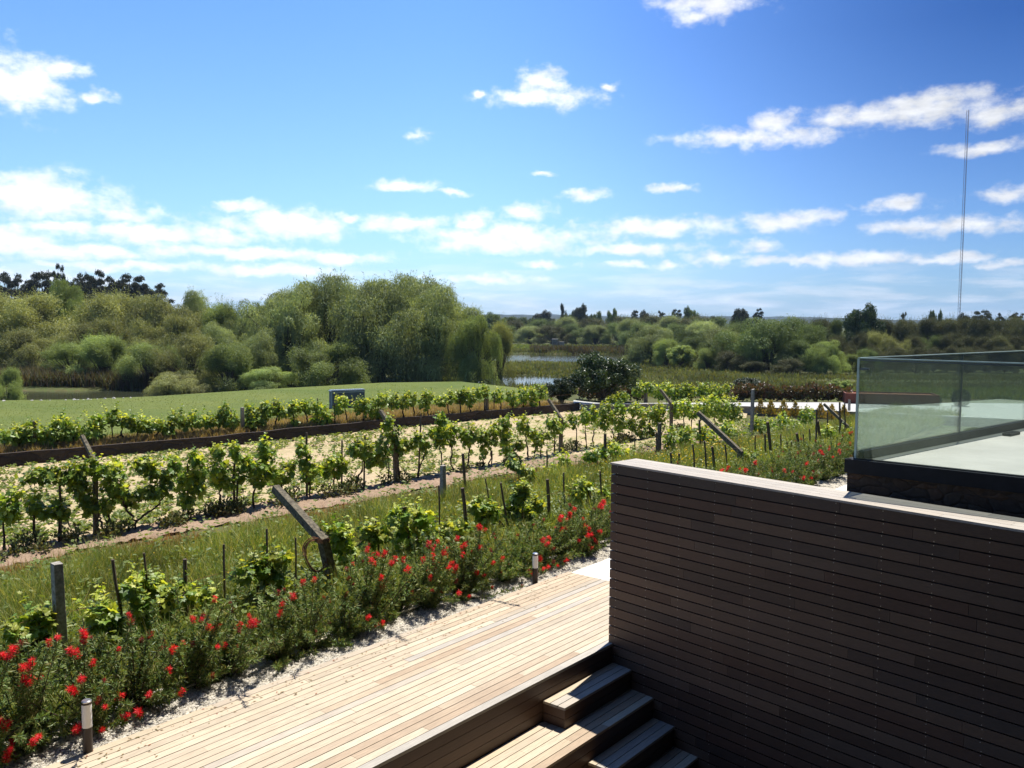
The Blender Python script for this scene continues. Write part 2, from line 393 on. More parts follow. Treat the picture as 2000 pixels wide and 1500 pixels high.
L_vine = leaf_mat('vine_leaves', [(.075, .15, .02), (.13, .225, .03), (.18, .28, .038), (.24, .33, .05)], .38, .45, .35)
L_vine_y = leaf_mat('young_vine_leaves', [(.26, .35, .045), (.38, .43, .07), (.48, .49, .11)], .45, .45, .3)
L_bottle = leaf_mat('bottlebrush_leaves', [(.07, .125, .035), (.11, .18, .045), (.18, .24, .065), (.27, .25, .10)], .25, .5, .3)
L_willow = leaf_mat('willow_leaves', [(.17, .225, .095), (.24, .295, .135), (.31, .36, .18), (.20, .26, .11)], .32, .55, .3, big=.5)
L_olive = leaf_mat('sallow_leaves', [(.155, .185, .07), (.22, .24, .095), (.27, .285, .125), (.19, .215, .08)], .3, .55, .25, big=.4)
L_fresh = leaf_mat('fresh_shrub_leaves', [(.15, .215, .075), (.21, .28, .10), (.28, .345, .14)], .35, .55, .25, big=.5)
L_dark = leaf_mat('dark_tree_leaves', [(.022, .042, .014), (.035, .062, .018), (.05, .08, .025)], .18, .4, .4, big=.5)
L_euc = leaf_mat('eucalyptus_leaves', [(.03, .042, .024), (.05, .065, .035), (.07, .075, .042), (.085, .065, .045)], .15, .5, .3)
L_far = leaf_mat('far_tree_leaves', [(.08, .125, .045), (.12, .17, .06), (.15, .19, .075)], .25, .6, .2, big=.15)
L_scrub = leaf_mat('scrub_leaves', [(.05, .07, .028), (.08, .10, .04), (.11, .115, .045), (.11, .085, .055)], .2, .6, .2, big=.25)
L_red = leaf_mat('photinia_leaves', [(.055, .07, .028), (.085, .06, .03), (.12, .06, .038), (.07, .09, .03)], .25, .45, .35)
L_gold = leaf_mat('golden_conifer', [(.22, .20, .04), (.33, .27, .06), (.38, .22, .06)], .25, .6, .2)
L_grass = leaf_mat('tall_grass_blades', [(.10, .165, .03), (.15, .215, .04), (.24, .27, .065), (.42, .37, .14), (.12, .195, .034), (.085, .145, .028), (.33, .30, .11)], .35, .55, .25, objvar=0, big=.8)
L_redg = leaf_mat('sorrel_stems', [(.34, .12, .085), (.30, .19, .09), (.26, .26, .08), (.40, .18, .12)], .3, .6, .2, objvar=0)
L_dryg = leaf_mat('dry_grass_blades', [(.32, .22, .12), (.40, .30, .17), (.26, .24, .09), (.34, .22, .13)], .3, .7, .15, objvar=0)
L_reed = leaf_mat('reed_blades', [(.075, .055, .035), (.11, .08, .045), (.08, .10, .035), (.06, .05, .035)], .25, .6, .2, objvar=0, big=.15)
L_lawn = leaf_mat('lawn_grass_blades', [(.10, .14, .026), (.13, .17, .032), (.17, .20, .05), (.12, .16, .03)], .3, .6, .2, objvar=0, big=.25)
L_bank = leaf_mat('bank_plants', [(.09, .12, .04), (.13, .16, .055), (.12, .11, .05), (.16, .19, .07)], .3, .6, .2, objvar=0, big=.2)
L_weed = leaf_mat('weed_leaves', [(.09, .14, .03), (.15, .20, .05), (.20, .23, .07)], .35, .5, .25, objvar=0)
L_weedd = leaf_mat('dark_weed_leaves', [(.07, .10, .035), (.11, .13, .045), (.16, .13, .06)], .25, .6, .2, objvar=0)
def petal(name, col, tr=.3):
    return leaf_mat(name, [tuple(c * .8 for c in col), col, tuple(min(1, c * 1.2) for c in col)], tr, .5, .3, objvar=.15)
M_redfl = petal('red_stamens', (.66, .014, .022), .2)
M_yelfl = petal('yellow_petals', (.72, .52, .03), .3)

# ------------------------------------------------------------------ ground and terrain
def smooth(a, b, x): t = np.clip((x - a) / (b - a), 0, 1); return t * t * (3 - 2 * t)
LW = [gp(-260, 938, -.1), gp(0, 912, -.1), gp(470, 868, -.1), gp(800, 833, -.1), gp(1130, 802, -.1), gp(1310, 800, -.1), gp(1460, 806, -.1), gp(1660, 817, -.1), gp(1900, 829, -.1), gp(2150, 842, -.1)]
LWx = np.array([p[0] for p in LW]); LWy = np.array([p[1] for p in LW])
EDG = [gp(-300, 790, .2), gp(0, 783, .2), gp(150, 781, .2), gp(300, 775, .2), gp(500, 762, .2), gp(750, 748, .2), gp(900, 746, .2), gp(1000, 757, .2), gp(1060, 768, .1), gp(1300, 766, -.1), gp(1700, 764, -.1), gp(2300, 764, -.1)]
EX = np.array([p[0] for p in EDG]); EY = np.array([p[1] for p in EDG])
PONDS = [(np.array([-26.8, 54.6]), 12.5, 6.2, -.12), (np.array([1.6, 73.0]), 5.5, 7.5, .0), (np.array([9.0, 121.0]), 22.0, 15.0, -.5)]
def pond_in(X, Y):
    d = np.full(np.shape(X), 9.0)
    for c, a, b, r in PONDS:
        dx, dy = X - c[0], Y - c[1]
        x = dx * math.cos(r) - dy * math.sin(r); y = dx * math.sin(r) + dy * math.cos(r)
        d = np.minimum(d, np.sqrt((x / a) ** 2 + (y / b) ** 2) + .10 * np.sin(X * .9 + 1) * np.sin(Y * .7))
    return d
def height(X, Y):
    X = np.asarray(X, float); Y = np.asarray(Y, float)
    lw = np.interp(X, LWx, LWy); e = np.interp(X, EX, EY)
    up = smooth(0.1, .6, Y - lw) * (1 - smooth(1.5, 5, X))
    z = -.12 + .30 * up
    fall = smooth(.3, 4.5, Y - e)
    z = z * (1 - fall) + (-.95 + .12 * np.sin(X * .05 + 1) * np.cos(Y * .043)) * fall
    z = z - .7 * (1 - smooth(.85, 1.12, pond_in(X, Y))) * fall
    u = X * EU[0] + Y * EU[1]; v = X * EV[0] + Y * EV[1]
    pit = ((v < 6.6) & (u < 8.95)) | ((v < 4.2) & (u < 14))
    return np.where(pit, -2.9, z)
def terrain():
    rad = np.concatenate([np.arange(2, 30, .45), np.geomspace(30, 150, 110)[1:], np.geomspace(150, 5200, 46)[1:]])
    ang = np.radians(np.arange(-180, 180, 1.0))
    Rr, A = np.meshgrid(rad, ang, indexing='ij')
    X = Rr * np.sin(A); Y = Rr * np.cos(A); Z = height(X, Y) - .06
    V = np.stack([X, Y, Z], -1).reshape(-1, 3)
    V = np.concatenate([V, [[0, 0, -2.9]]])
    n, m = len(rad), len(ang)
    i, j = np.meshgrid(np.arange(n - 1), np.arange(m), indexing='ij'); j2 = (j + 1) % m
    Q = np.stack([i * m + j, i * m + j2, (i + 1) * m + j2, (i + 1) * m + j], -1).reshape(-1, 4)[:, ::-1]
    jj = np.arange(m); T = np.stack([np.full(m, n * m), (jj + 1) % m, jj], -1)
    o = mesh_np('ground', V, [Q, T[:, ::-1]], M_grnd, smooth=True); tag(o, kind='structure')
terrain()
def strip(name, near, far, mat, nx, ny, dz, bump=0, freq=3, kind='structure', label=None, bound=None):
    """ruled sheet between two polylines of xy points, resting on the terrain"""
    near = np.array([p[:2] for p in near]); far = np.array([p[:2] for p in far])
    def res(P, n):
        d = np.concatenate([[0], np.cumsum(np.linalg.norm(np.diff(P, axis=0), axis=1))]); t = np.linspace(0, d[-1], n)
        return np.stack([np.interp(t, d, P[:, k]) for k in (0, 1)], -1)
    a = res(near, nx); b = res(far, nx)
    t = np.linspace(0, 1, ny)[:, None, None]
    P = a[None] * (1 - t) + b[None] * t
    z = height(P[..., 0], P[..., 1]) + dz
    if bump:
        r = np.random.default_rng(len(name))
        for k in range(7):
            f = freq * (1.0 + .8 * k); th = r.uniform(0, math.pi); ph = r.uniform(0, 6)
            z = z + bump / (1 + .45 * k) * .6 * np.sin(f * (P[..., 0] * math.cos(th) + P[..., 1] * math.sin(th)) + ph + 1.3 * np.sin(f * .6 * (P[..., 1] * math.cos(th) - P[..., 0] * math.sin(th))))
        z = z + r.normal(0, bump * .35, z.shape)
    V = np.concatenate([P, z[..., None]], -1).reshape(-1, 3)
    i, j = np.meshgrid(np.arange(ny - 1), np.arange(nx - 1), indexing='ij')
    Q = np.stack([i * nx + j, i * nx + j + 1, (i + 1) * nx + j + 1, (i + 1) * nx + j], -1).reshape(-1, 4)
    o = mesh_np(name, V, [Q], mat, smooth=True)
    tag(o, kind=kind)
    return o
lw_pts = [np.array([x, y]) for x, y in zip(LWx, LWy)]
# meadow grass floor, earth track, bare soil of the vine field, dry verge and lawn
P_near = [gp(-250, 1150, -.12), gp(0, 1108, -.12), gp(300, 1052, -.12), gp(600, 1000, -.12), gp(900, 943, -.12), gp(1200, 895, -.12), gp(1450, 858, -.12)]
P_far = [gp(-250, 1108, -.12), gp(0, 1074, -.12), gp(300, 1026, -.12), gp(600, 969, -.12), gp(900, 922, -.12), gp(1200, 880, -.12), gp(1450, 845, -.12)]
strip('grass_floor', [W(-6, 8.2), W(10, 8.3), W(36, 8.3)], P_near + [gp(1750, 850, -.12)], M_under, 60, 12, .0, .01)
strip('dirt_path', P_near, P_far, M_path, 420, 26, .03, .030, 8)
strip('soil_field', P_far, lw_pts[:7], M_soil, 420, 170, .02, .022, 6)
VERGE = [gp(-260, 905, .2), gp(0, 880, .2), gp(300, 853, .2), gp(600, 818, .2), gp(900, 792, .2), gp(1080, 780, .2), gp(1150, 782, .1)]
strip('verge', [p + [0, .25] for p in lw_pts[:5]], VERGE[:7], M_dry, 80, 12, .02, .01)
strip('lawn', VERGE[:6], [np.array([x, y]) for x, y in zip(EX[:9], EY[:9])], M_lawn, 120, 40, .045)
# water
for k, (c, a, b, r) in enumerate(PONDS):
    ang = np.linspace(0, 2 * math.pi, 48, endpoint=False)
    x = a * 1.18 * np.cos(ang); y = b * 1.18 * np.sin(ang)
    V = np.stack([c[0] + x * math.cos(r) + y * math.sin(r), c[1] - x * math.sin(r) + y * math.cos(r), np.full(48, -1.12)], -1)
    o = mesh_np('pond_water', V, [np.arange(48)[None]], M_water); tag(o, kind='structure')
# far hills
def hills():
    for k, (Y, ys, seed) in enumerate(((1500, [(-1200, 618), (940, 616), (1060, 616), (1230, 622), (1380, 619), (1450, 623), (1640, 622), (1800, 627), (3200, 627)], 1),
                                       (2300, [(-1500, 614), (900, 617), (980, 614), (1080, 614), (1150, 618), (1500, 618), (1650, 623), (1800, 628), (3600, 628)], 2))):
        r = np.random.default_rng(seed); xs = np.linspace(-1200, 3200, 500)
        top = np.interp(xs, [a for a, b in ys], [b for a, b in ys])
        top = top + .9 * np.sin(xs * .03 + seed) + .6 * np.sin(xs * .11) + r.normal(0, .35, 500)
        pts = np.array([at(x, t, Y) for x, t in zip(xs, top)])
        rows = []
        for s in np.linspace(0, 1, 9):
            q = pts.copy(); q[:, 1] += (s - 1) * 500 if s < 1 else 0
            q[:, 2] = -1.2 + (pts[:, 2] + 1.2) * math.sin(s * math.pi / 2) ** 1.3
            rows.append(q)
        q = pts.copy(); q[:, 1] += 400; q[:, 2] = -3; rows.append(q)
        V = np.concatenate(rows); n = 500
        i, j = np.meshgrid(np.arange(len(rows) - 1), np.arange(n - 1), indexing='ij')
        Q = np.stack([i * n + j, i * n + j + 1, (i + 1) * n + j + 1, (i + 1) * n + j], -1).reshape(-1, 4)
        o = mesh_np('hills', V, [Q], M_hill, smooth=True); tag(o, kind='structure')
hills()
# drive, paving, gravel
strip('drive', [gp(1120, 801.5, -.1), gp(1440, 804, -.1), gp(1660, 815, -.1), gp(2150, 840, -.1)], [gp(1120, 790, -.1), gp(1440, 787, -.1), gp(1650, 787, -.1), gp(2150, 790, -.1)], M_drive, 40, 10, .05)
mb = MB(); mb.ubox(10.97, 16.5, 5.0, 7.72, -.25, -.01); mb.ubox(19.6, 22, 6.2, 6.95, -.25, -.01); tag(mb.build('patio_paving', M_pave), kind='structure')
mb = MB(); mb.ubox(0.5, 26, 7.785, 8.62, -.3, -.045); mb.ubox(10.97, 16.5, 7.725, 7.785, -.3, -.045); mb.ubox(16.51, 26, 6.955, 7.784, -.3, -.05); tag(mb.build('gravel_bed', plain('gravel_floor', (.36, .33, .27), .9, var=.4, scale=40, bstr=.8)), kind='structure')
def pebbles():
    r = np.random.default_rng(3); n = 15000
    u = 1.0 + 12.5 * r.random(n) ** 1.0; v = 7.80 + .80 * r.random(n)
    u[:1500] = r.uniform(17, 24, 1500); v[:1500] = r.uniform(6.97, 8.6, 1500)
    P = EU * u[:, None] + EV * v[:, None]; P[:, 2] = -.045 + r.uniform(0, .012, n)
    base = np.array([[1, 0, 0], [-.5, .85, 0], [-.5, -.85, 0], [0, 0, .8], [.0, 0, -.7]])
    V = (P[:, None] + base[None] * r.uniform(.008, .02, (n, 1, 1)) * r.uniform(.6, 1.4, (n, 1, 3))).reshape(-1, 3)
    f = np.array([[0, 1, 3], [1, 2, 3], [2, 0, 3], [1, 0, 4], [2, 1, 4], [0, 2, 4]])
    Fa = (f[None] + (np.arange(n) * 5)[:, None, None]).reshape(-1, 3)
    o = mesh_np('pebbles', V, [Fa], M_grav); tag(o, 'loose white pebbles between the deck and the bottlebrushes', 'pebbles', kind='stuff')
pebbles()
mb = MB(); mb.tube([W(1, 8.3, .0), W(6, 8.36, .005), W(12, 8.33, .0), W(25, 8.4, 0)], .012, 6)
o = mb.build('drip_hose', plain('pale_hose', (.55, .50, .36), .6, var=.1)); tag(o, 'long pale irrigation hose lying in the pebbles under the bottlebrushes', 'hose')

# ------------------------------------------------------------------ deck, steps, wooden wall
def boards_u(mb, u0, u1, v_edges, z, th=.03, gap=.0085, seed=0, seglen=(1.4, 3.2)):
    r = np.random.default_rng(seed)
    for a, b in v_edges:
        u = u0 + (0 if u1 - u0 < 1.5 else -r.uniform(0, 1.5))
        while u < u1:
            e = u + r.uniform(*seglen)
            s0, s1 = max(u, u0), min(e, u1)
            if u1 - s1 < .25: s1 = u1; e = u1 + 1
            if s1 - s0 > .02:
                mb.ubox(s0 + .0012, s1 - .0012, a + gap / 2, b - gap / 2, z - th, z + r.normal(0, .0006))
            u = e
def edges(v0, v1, n): 
    w = (v1 - v0) / n; return [(v0 + i * w, v0 + (i + 1) * w) for i in range(n)]
def deck():
    r0 = MB(); boards_u(r0, -2.5, 10.95, edges(5.68, 7.77, 20), 0.0, seed=11); o = r0.build('deck_boards', M_deck)
    root = empty('wooden_deck', 'pale sunlit timber deck walkway beside the pebbles and red bottlebrushes', 'deck', tuple(W(4, 6.6)))
    o.parent = root; o.location = -Vector(root.location); 
    n = MB(); boards_u(n, -2.5, 8.9, [(5.57, 5.68)], .002, seed=5, th=.034); o = n.build('nosing', M_nose); o.parent = root; o.location = -Vector(root.location)
    b = MB(); b.ubox(-2.5, 10.93, 5.62, 7.76, -.5, -.05); o = b.build('substructure', M_backing); o.parent = root; o.location = -Vector(root.location)
    f = MB()
    for i in range(4):
        z1 = -.036 - i * .109; boards_v = (5.575, 5.60)
        r = np.random.default_rng(i); u = -2.5
        while u < 8.9:
            e = min(u + r.uniform(1.5, 3), 8.9); f.ubox(u + .001, e - .001, 5.575, 5.598, z1 - .104, z1); u = e
    o = f.build('fascia', M_riser_shade); o.parent = root; o.location = -Vector(root.location)
deck()
def terrace_step(u0, u1, v0, v1, z, h, nb, name, label, cat, seed):
    """timber bench step: tread boards, riser boards on the open sides, dark core"""
    c = W((u0 + u1) / 2, (v0 + v1) / 2, z - h); root = empty(name, label, cat, tuple(c))
    t = MB(); boards_u(t, u0, u1, edges(v0, v1, nb), z, seed=seed); o = t.build('tread', M_deck); o.parent = root; o.location = -Vector(c)
    k = MB(); k.ubox(u0 + .03, u1 - .01, v0 + .03, v1 - .004, z - h + .002, z - .034); o = k.build('core', M_backing); o.parent = root; o.location = -Vector(c)
    f = MB(); n = round((h - .03) / .1); w = (h - .032) / n
    r = np.random.default_rng(seed + 50)
    for i in range(n):
        z1 = z - .032 - i * w; u = u0
        while u < u1 - .01:
            e = min(u + r.uniform(1.2, 2.6), u1); f.ubox(u + .001, e - .001, v0 + .004, v0 + .026, z1 - w + .005, z1 - .001); u = e
        f.ubox(u0 + .004, u0 + .026, v0 + .028, v1 - .006, z1 - w + .005, z1 - .001)
    o = f.build('riser', M_riser_shade); o.parent = root; o.location = -Vector(c)
terrace_step(-2.5, 8.86, 4.94, 5.57, -.47, .47, 6, 'bench_step', 'broad timber landing directly below the deck edge, sunlit in front', 'bench step', 21)
terrace_step(7.40, 8.86, 5.27, 5.572, -.235, .235, 3, 'wooden_step', 'short timber step box on the upper landing against the dark wall', 'step', 22)
terrace_step(-2.5, 8.8, 4.31, 4.94, -.94, .47, 6, 'bench_step', 'lower timber landing in deep shade at the bottom of the photo', 'bench step', 23)
terrace_step(7.36, 8.8, 4.635, 4.942, -.705, .235, 3, 'wooden_step', 'lower short timber step box with a small sunlit corner', 'step', 24)
mb = MB(); mb.ubox(-3, 8.7, -3, 4.31, -1.6, -1.41); tag(mb.build('lower_patio', plain('dark_paving', (.07, .075, .085), .8, scale=3)), kind='structure')
def wooden_wall():
    az = R_(137.6); D = np.array([math.sin(az), math.cos(az), 0]); N = np.array([math.sin(az - math.pi / 2), math.cos(az - math.pi / 2), 0])  # N: away from camera
    c0 = gp(1188.5, 1254, 0); top = 2.215; L = 7.0
    base = c0 + D * (L / 2); base[2] = -1.4
    root = empty('wooden_wall', 'tall dark slatted timber wall with a silvery top beside the steps', 'wall', tuple(base))
    r = np.random.default_rng(2)
    cl = MB(); pitch = .1165; th = .024
    nb = int(3.6 / pitch)
    for i in range(nb):
        z1 = top - .022 - i * pitch - .003; z0 = z1 - pitch + .013
        s = -r.uniform(0, .8)
        while s < L:
            e = s + r.uniform(1.3, 2.6); a, b = max(s, 0), min(e, L)
            if b - a > .03:
                cc = c0 + D * (a + b) / 2 + N * (th / 2); cc[2] = (z0 + z1) / 2
                cl.box(cc, D * ((b - a) / 2 - .0012), N * (th / 2 + r.normal(0, .0006)), EZ * (z1 - z0) / 2)
            s = e
        # return end and back
        cc = c0 + D * .012 + N * (.25); cc[2] = (z0 + z1) / 2
        cl.box(cc, D * .011, N * .222, EZ * (z1 - z0) / 2)
    o = cl.build('cladding', M_wallw); o.parent = root; o.location = -Vector(base)
    bk = MB(); cc = c0 + D * (L / 2 + .02) + N * .255; cc[2] = (top - .06 - 1.4) / 2
    bk.box(cc, D * (L / 2 - .03), N * .215, EZ * ((top - .06 + 1.4) / 2)); o = bk.build('core', M_backing); o.parent = root; o.location = -Vector(base)
    fx = MB()
    for i in range(nb):
        zc = top - .022 - i * pitch - .003 - pitch + .018
        for k in range(15):
            for dz in (.006, .085):
                cc = c0 + D * (.10 + k * .46 + r.normal(0, .004)) - N * .0015; cc[2] = zc + dz; fx.box(cc, D * .0028, N * .0016, EZ * .0028)
    o = fx.build('fixings', M_bsteel); o.parent = root; o.location = -Vector(base); o['kind'] = 'stuff'
    tp = MB(); w = .49 / 4
    for i in range(4):
        s = -r.uniform(0, 1.5)
        while s < L:
            e = s + r.uniform(1.6, 3); a, b = max(s, -.012), min(e, L)
            if b - a > .03:
                cc = c0 + D * (a + b) / 2 + N * (-.008 + w * (i + .5)); cc[2] = top - .011
                tp.box(cc, D * ((b - a) / 2 - .0012), N * (w / 2 - .0022), EZ * .011)
            s = e
    o = tp.build('coping', M_wallt); o.parent = root; o.location = -Vector(base)
wooden_wall()

# ------------------------------------------------------------------ terrace with glass balustrade
def terrace():
    T0 = gp(1668, 899, 2.5); FZ = 2.5
    aF = R_(131); aR = R_(49.2)
    Df = np.array([math.sin(aF), math.cos(aF), 0]); Dr = np.array([math.sin(aR), math.cos(aR), 0])
    NF = np.array([-Df[1], Df[0], 0]);  # to the left of Df
    if np.dot(NF[:2], -T0[:2]) < 0: NF = -NF    # towards camera
    NR = np.array([-Dr[1], Dr[0], 0]);
    if NR[0] > 0: NR = -NR                      # away from terrace
    T = T0.copy(); T[2] = 0
    A = T + Df * 7.5; B = T + Dr * 9; Cc = A + Dr * 9
    base = T.copy(); base[2] = -.1
    root = empty('terrace', 'raised pale terrace with black edge on a brown stone wall', 'terrace', tuple(base))
    def put(mb, name, mat, **k):
        o = mb.build(name, mat, **k); o.parent = root; o.location = -Vector(base); return o
    fl = MB(); e = .06
    fl.prism([T, A, Cc, B] if True else 0, FZ - .05, FZ)
    put(fl, 'floor', M_terr)
    ed = MB()
    for P, Dd, Nn, L in ((T, Df, NF, 7.5), (T, Dr, NR, 9)):
        c = P + Dd * (L / 2 - .03) + Nn * .035; c[2] = FZ - .055; ed.box(c, Dd * (L / 2 + .035), Nn * .033, EZ * .07)
    put(ed, 'black_edge', M_black)
    st = MB(); q = [T + NF * .10 + NR * .10, A + NF * .10, Cc, B + NR * .10]
    st.prism([T + (NF + NR) * .05 - Df * .0, A + NF * .04, Cc, B + NR * .04], -.3, FZ - .13)
    put(st, 'stone_wall', M_stone)
    # balustrade
    gb = T.copy(); gb[2] = FZ
    g = empty('glass_balustrade', 'frameless clear glass balustrade round the pale terrace corner', 'balustrade', tuple(gb))
    def gput(mb, name, mat):
        o = mb.build(name, mat); o.parent = g; o.location = -Vector(gb); return o
    H = 1.045; th = .0085
    runs = [(Df, NF, [0.0, 7.4]), (Dr, NR, [0.012, 2.53, 4.72, 7.0, 8.9])]
    for Dd, Nn, br in runs:
        for s0, s1 in zip(br[:-1], br[1:]):
            p = MB(); c = T + Dd * (s0 + s1) / 2 - Nn * .012; c[2] = FZ + H / 2 + .004
            p.box(c, Dd * ((s1 - s0) / 2 - .004), Nn * th, EZ * (H / 2)); pane = gput(p, 'glass_pane', M_glass)
            t = MB(); c = T + Dd * (s0 + s1) / 2 - Nn * .012; c[2] = FZ + H + .0095
            t.box(c, Dd * ((s1 - s0) / 2 - .003), Nn * (th + .002), EZ * .0045); gput(t, 'top_edge', M_gedge)
            t2 = MB(); c[2] = FZ + H - .012; t2.box(c + Nn * .0105 - Nn * 0, Dd * ((s1 - s0) / 2 - .003), Nn * .0012, EZ * .006); gput(t2, 'trim', M_gtrim)
            if s0 > 1:
                j = MB(); c = T + Dd * s0 - Nn * .012; c[2] = FZ + H / 2; j.box(c, Dd * .0035, Nn * (th + .001), EZ * (H / 2)); gput(j, 'joint', M_gtrim)
    ce = MB(); c = T + (-NF - NR) * .012 - Df * .002; c[2] = FZ + H / 2; ce.box(c + NF * .0 + Df * .0, Df * .011, NF * .0125, EZ * (H / 2)); gput(ce, 'corner_edge', M_gedge)
    ch = MB()
    for Dd, Nn, L in ((Df, NF, 7.4), (Dr, NR, 8.9)):
        for sgn, w in ((-1, .03), (1, .012)):
            c = T + Dd * (L / 2 + (.05 if sgn < 0 else 0)) - Nn * .012 + Nn * sgn * (th + .001 + w / 2); c[2] = FZ + (.045 if Dd is Dr else .012)
            ch.box(c, Dd * (L / 2 - (.06 if sgn < 0 else 0)), Nn * w / 2, EZ * (.045 if Dd is Dr else .012))
    gput(ch, 'base_channel', M_black)
    cl = MB(); c = T + (-NF - NR) * .012 + Df * .06 + NF * .003; c[2] = FZ + H - .10
    cl.box(c, Df * .045, NF * .014, EZ * .010); gput(cl, 'corner_clamp', M_gtrim)
    # small dark drain grate by the far curb
    p = gp(1975, 850, FZ); p[2] = FZ
    d = MB(); d.box(p + EZ * .02, Dr * .16, NR * .05, EZ * .016)
    for k in range(5): d.box(p + EZ * .04 + Dr * (-.12 + .06 * k), Dr * .008, NR * .045, EZ * .005)
    o = d.build('drain_grate', M_black, origin=tuple(p)); tag(o, 'small dark drain grate on the terrace floor beside the glass', 'drain')
terrace()

# ------------------------------------------------------------------ the house the view is taken from
def house():
    base = W(-5, -5, -1.4); root = empty('house', 'unseen dark house behind the viewpoint, side wing and roof slab added to block sky', 'house', tuple(base))
    def put(m, n, mt): o = m.build(n, mt); o.parent = root; o.location = -Vector(base); return o
    m = MB(); m.ubox(-14, 24.0, -9, -.7, -1.4, 11.5); m.ubox(-14, -3.2, -.69, 5.5, -1.4, 11.5); put(m, 'wall', plain('dark_cladding', (.035, .033, .032), .7))  # side wing and height are shaped to block sky light from the steps
    m = MB(); m.ubox(-3.19, 9.0, -.69, 4.0, 8.0, 8.35); put(m, 'sky_blocking_slab', plain('sky_blocker_dark', (.05, .048, .045), .8))  # added unseen roof slab, keeps sky light off the timber wall and steps
    for k, (a, b) in enumerate(((-3.0, -.4), (2.2, 5.0), (5.6, 8.4))):
        m = MB(); m.ubox(a, b, -.695, -.66, 2.6, 5.1); f = put(m, 'window', M_black)
        m = MB(); m.ubox(a + .07, b - .07, -.655, -.645, 2.67, 5.03); p = put(m, 'pane', plain('dark_pane', (.02, .025, .03), .05, spec=.6)); p.parent = f; p.location = (0, 0, 0)
house()

# ------------------------------------------------------------------ low stone wall, white topped wall, hedge, planter, box, shed
def wall_run(pts, z0, z1, th, name, mat, cap=None, capmat=None, label='', cat='wall', wob=0):
    pts = [np.array([p[0], p[1], 0]) for p in pts]
    base = pts[len(pts) // 2].copy(); base[2] = z0
    root = empty(name, label, cat, tuple(base))
    r = np.random.default_rng(9)
    def seg(z0, z1, th, nm, mt, jit):
        P = []
        for a, b in zip(pts[:-1], pts[1:]):
            n = max(2, int(np.linalg.norm(b - a) / .8))
            P += [a + (b - a) * k / n for k in range(n)]
        P.append(pts[-1]); P = np.array(P); T = nrm(np.gradient(P, axis=0)); N = np.stack([-T[:, 1], T[:, 0], 0 * T[:, 0]], -1)
        n = len(P); zt = z1 + (r.normal(0, jit, n) if jit else 0)
        rows = [P - N * th / 2 + EZ * z0, P - N * th / 2 + EZ * np.broadcast_to(zt, n)[:, None], P + N * th / 2 + EZ * np.broadcast_to(zt, n)[:, None], P + N * th / 2 + EZ * z0]
        V = np.stack(rows, 1).reshape(-1, 3)
        i = np.arange(n - 1)[:, None]; Q = np.concatenate([np.stack([i * 4 + k, i * 4 + (k + 1) % 4, (i + 1) * 4 + (k + 1) % 4, (i + 1) * 4 + k], -1).reshape(-1, 4) for k in range(4)])
        ends = np.array([[3, 2, 1, 0], [(n - 1) * 4, (n - 1) * 4 + 1, (n - 1) * 4 + 2, (n - 1) * 4 + 3]])
        o = mesh_np(nm, V - base, [np.concatenate([Q, ends])], mt, root)
    seg(z0, z1, th, 'masonry', mat, wob)
    if cap: seg(z1 + .002, z1 + cap, th + .06, 'coping', capmat, 0)
wall_run(lw_pts[:5], -.25, .25, .12, 'low_stone_wall', M_lowst, label='long low dark stone retaining wall under the far vine row', wob=.012)
wall_run([lw_pts[4] + [.15, 0]] + lw_pts[5:], -.25, .17, .20, 'drive_wall', plain('dull_render', (.22, .20, .17), .9, var=.3), .035, M_render, 'low wall with pale coping between the vines and the concrete drive')  # wall body in a darker, browner tone than its coping

def place_box():
    c = gp(681, 799, .2); a = gp(648, 799, .2); b = gp(713, 796, .2); D = nrm(b - a); N = np.array([-D[1], D[0], 0]); L = np.linalg.norm(b - a); H = .78
    D2 = D; c = (a + b) / 2 + N * .18
    root = empty('utility_cabinet', 'thin blue grey metal cabinet with ribbed lid on the lawn edge', 'cabinet', tuple(c))
    m = MB(); m.box(c + EZ * (H / 2 - .05), D2 * L / 2, N * .16, EZ * (H / 2)); o = m.build('body', M_boxd, bevel=.01); o.parent = root; o.location = -Vector(c)
    m = MB(); m.box(c + EZ * (H - .03), D2 * (L / 2 + .03), N * .18, EZ * .012)
    for k in range(17): m.box(c + EZ * (H - .0) + D2 * (-L / 2 + .04 + k * (L - .08) / 16), D2 * .022, N * .18, EZ * .014)
    o = m.build('ribbed_lid', M_box); o.parent = root; o.location = -Vector(c)
    m = MB(); m.box(c + EZ * (H / 2 - .05) - D2 * (L / 2 - .012) - N * .162, D2 * .02, N * .006, EZ * (H / 2)); 
    m.box(c + EZ * (H - .09) - N * .162, D2 * L / 2, N * .006, EZ * .02); o = m.build('frame', M_box); o.parent = root; o.location = -Vector(c)
place_box()
def ruin():
    c = gp(1090, 679, -.95); s = c[1] / 1700
    root = empty('stone_hut', 'tiny ruined stone hut in the meadow beyond the river', 'hut', tuple(c))
    w = 12 * s; h = 15 * s
    def put(m, n, mt): o = m.build(n, mt); o.parent = root; o.location = -Vector(c)
    m = MB(); X = np.array([1, 0, 0.]); Y = np.array([0, 1., 0])
    m.box(c + X * -w * .55 + EZ * h * .5, X * w * .42, Y * w * .8, EZ * h * .5)
    m.box(c + X * w * .55 + EZ * h * .38, X * w * .42, Y * w * .8, EZ * h * .38)
    m.box(c + Y * w * .7 + EZ * h * .3, X * w * .2, Y * w * .1, EZ * h * .3)
    put(m, 'walls', plain('ruin_stone', (.17, .16, .14), .95, var=.4, scale=2))
    m = MB(); m.box(c + X * -w * .55 + EZ * (h + .1), X * w * .46, Y * w * .85, EZ * .1); m.box(c + X * w * .1 + EZ * h * .72, X * w * .3, Y * w * .1, EZ * .12); put(m, 'lintel', plain('ruin_slab', (.24, .23, .21), .95))
ruin()

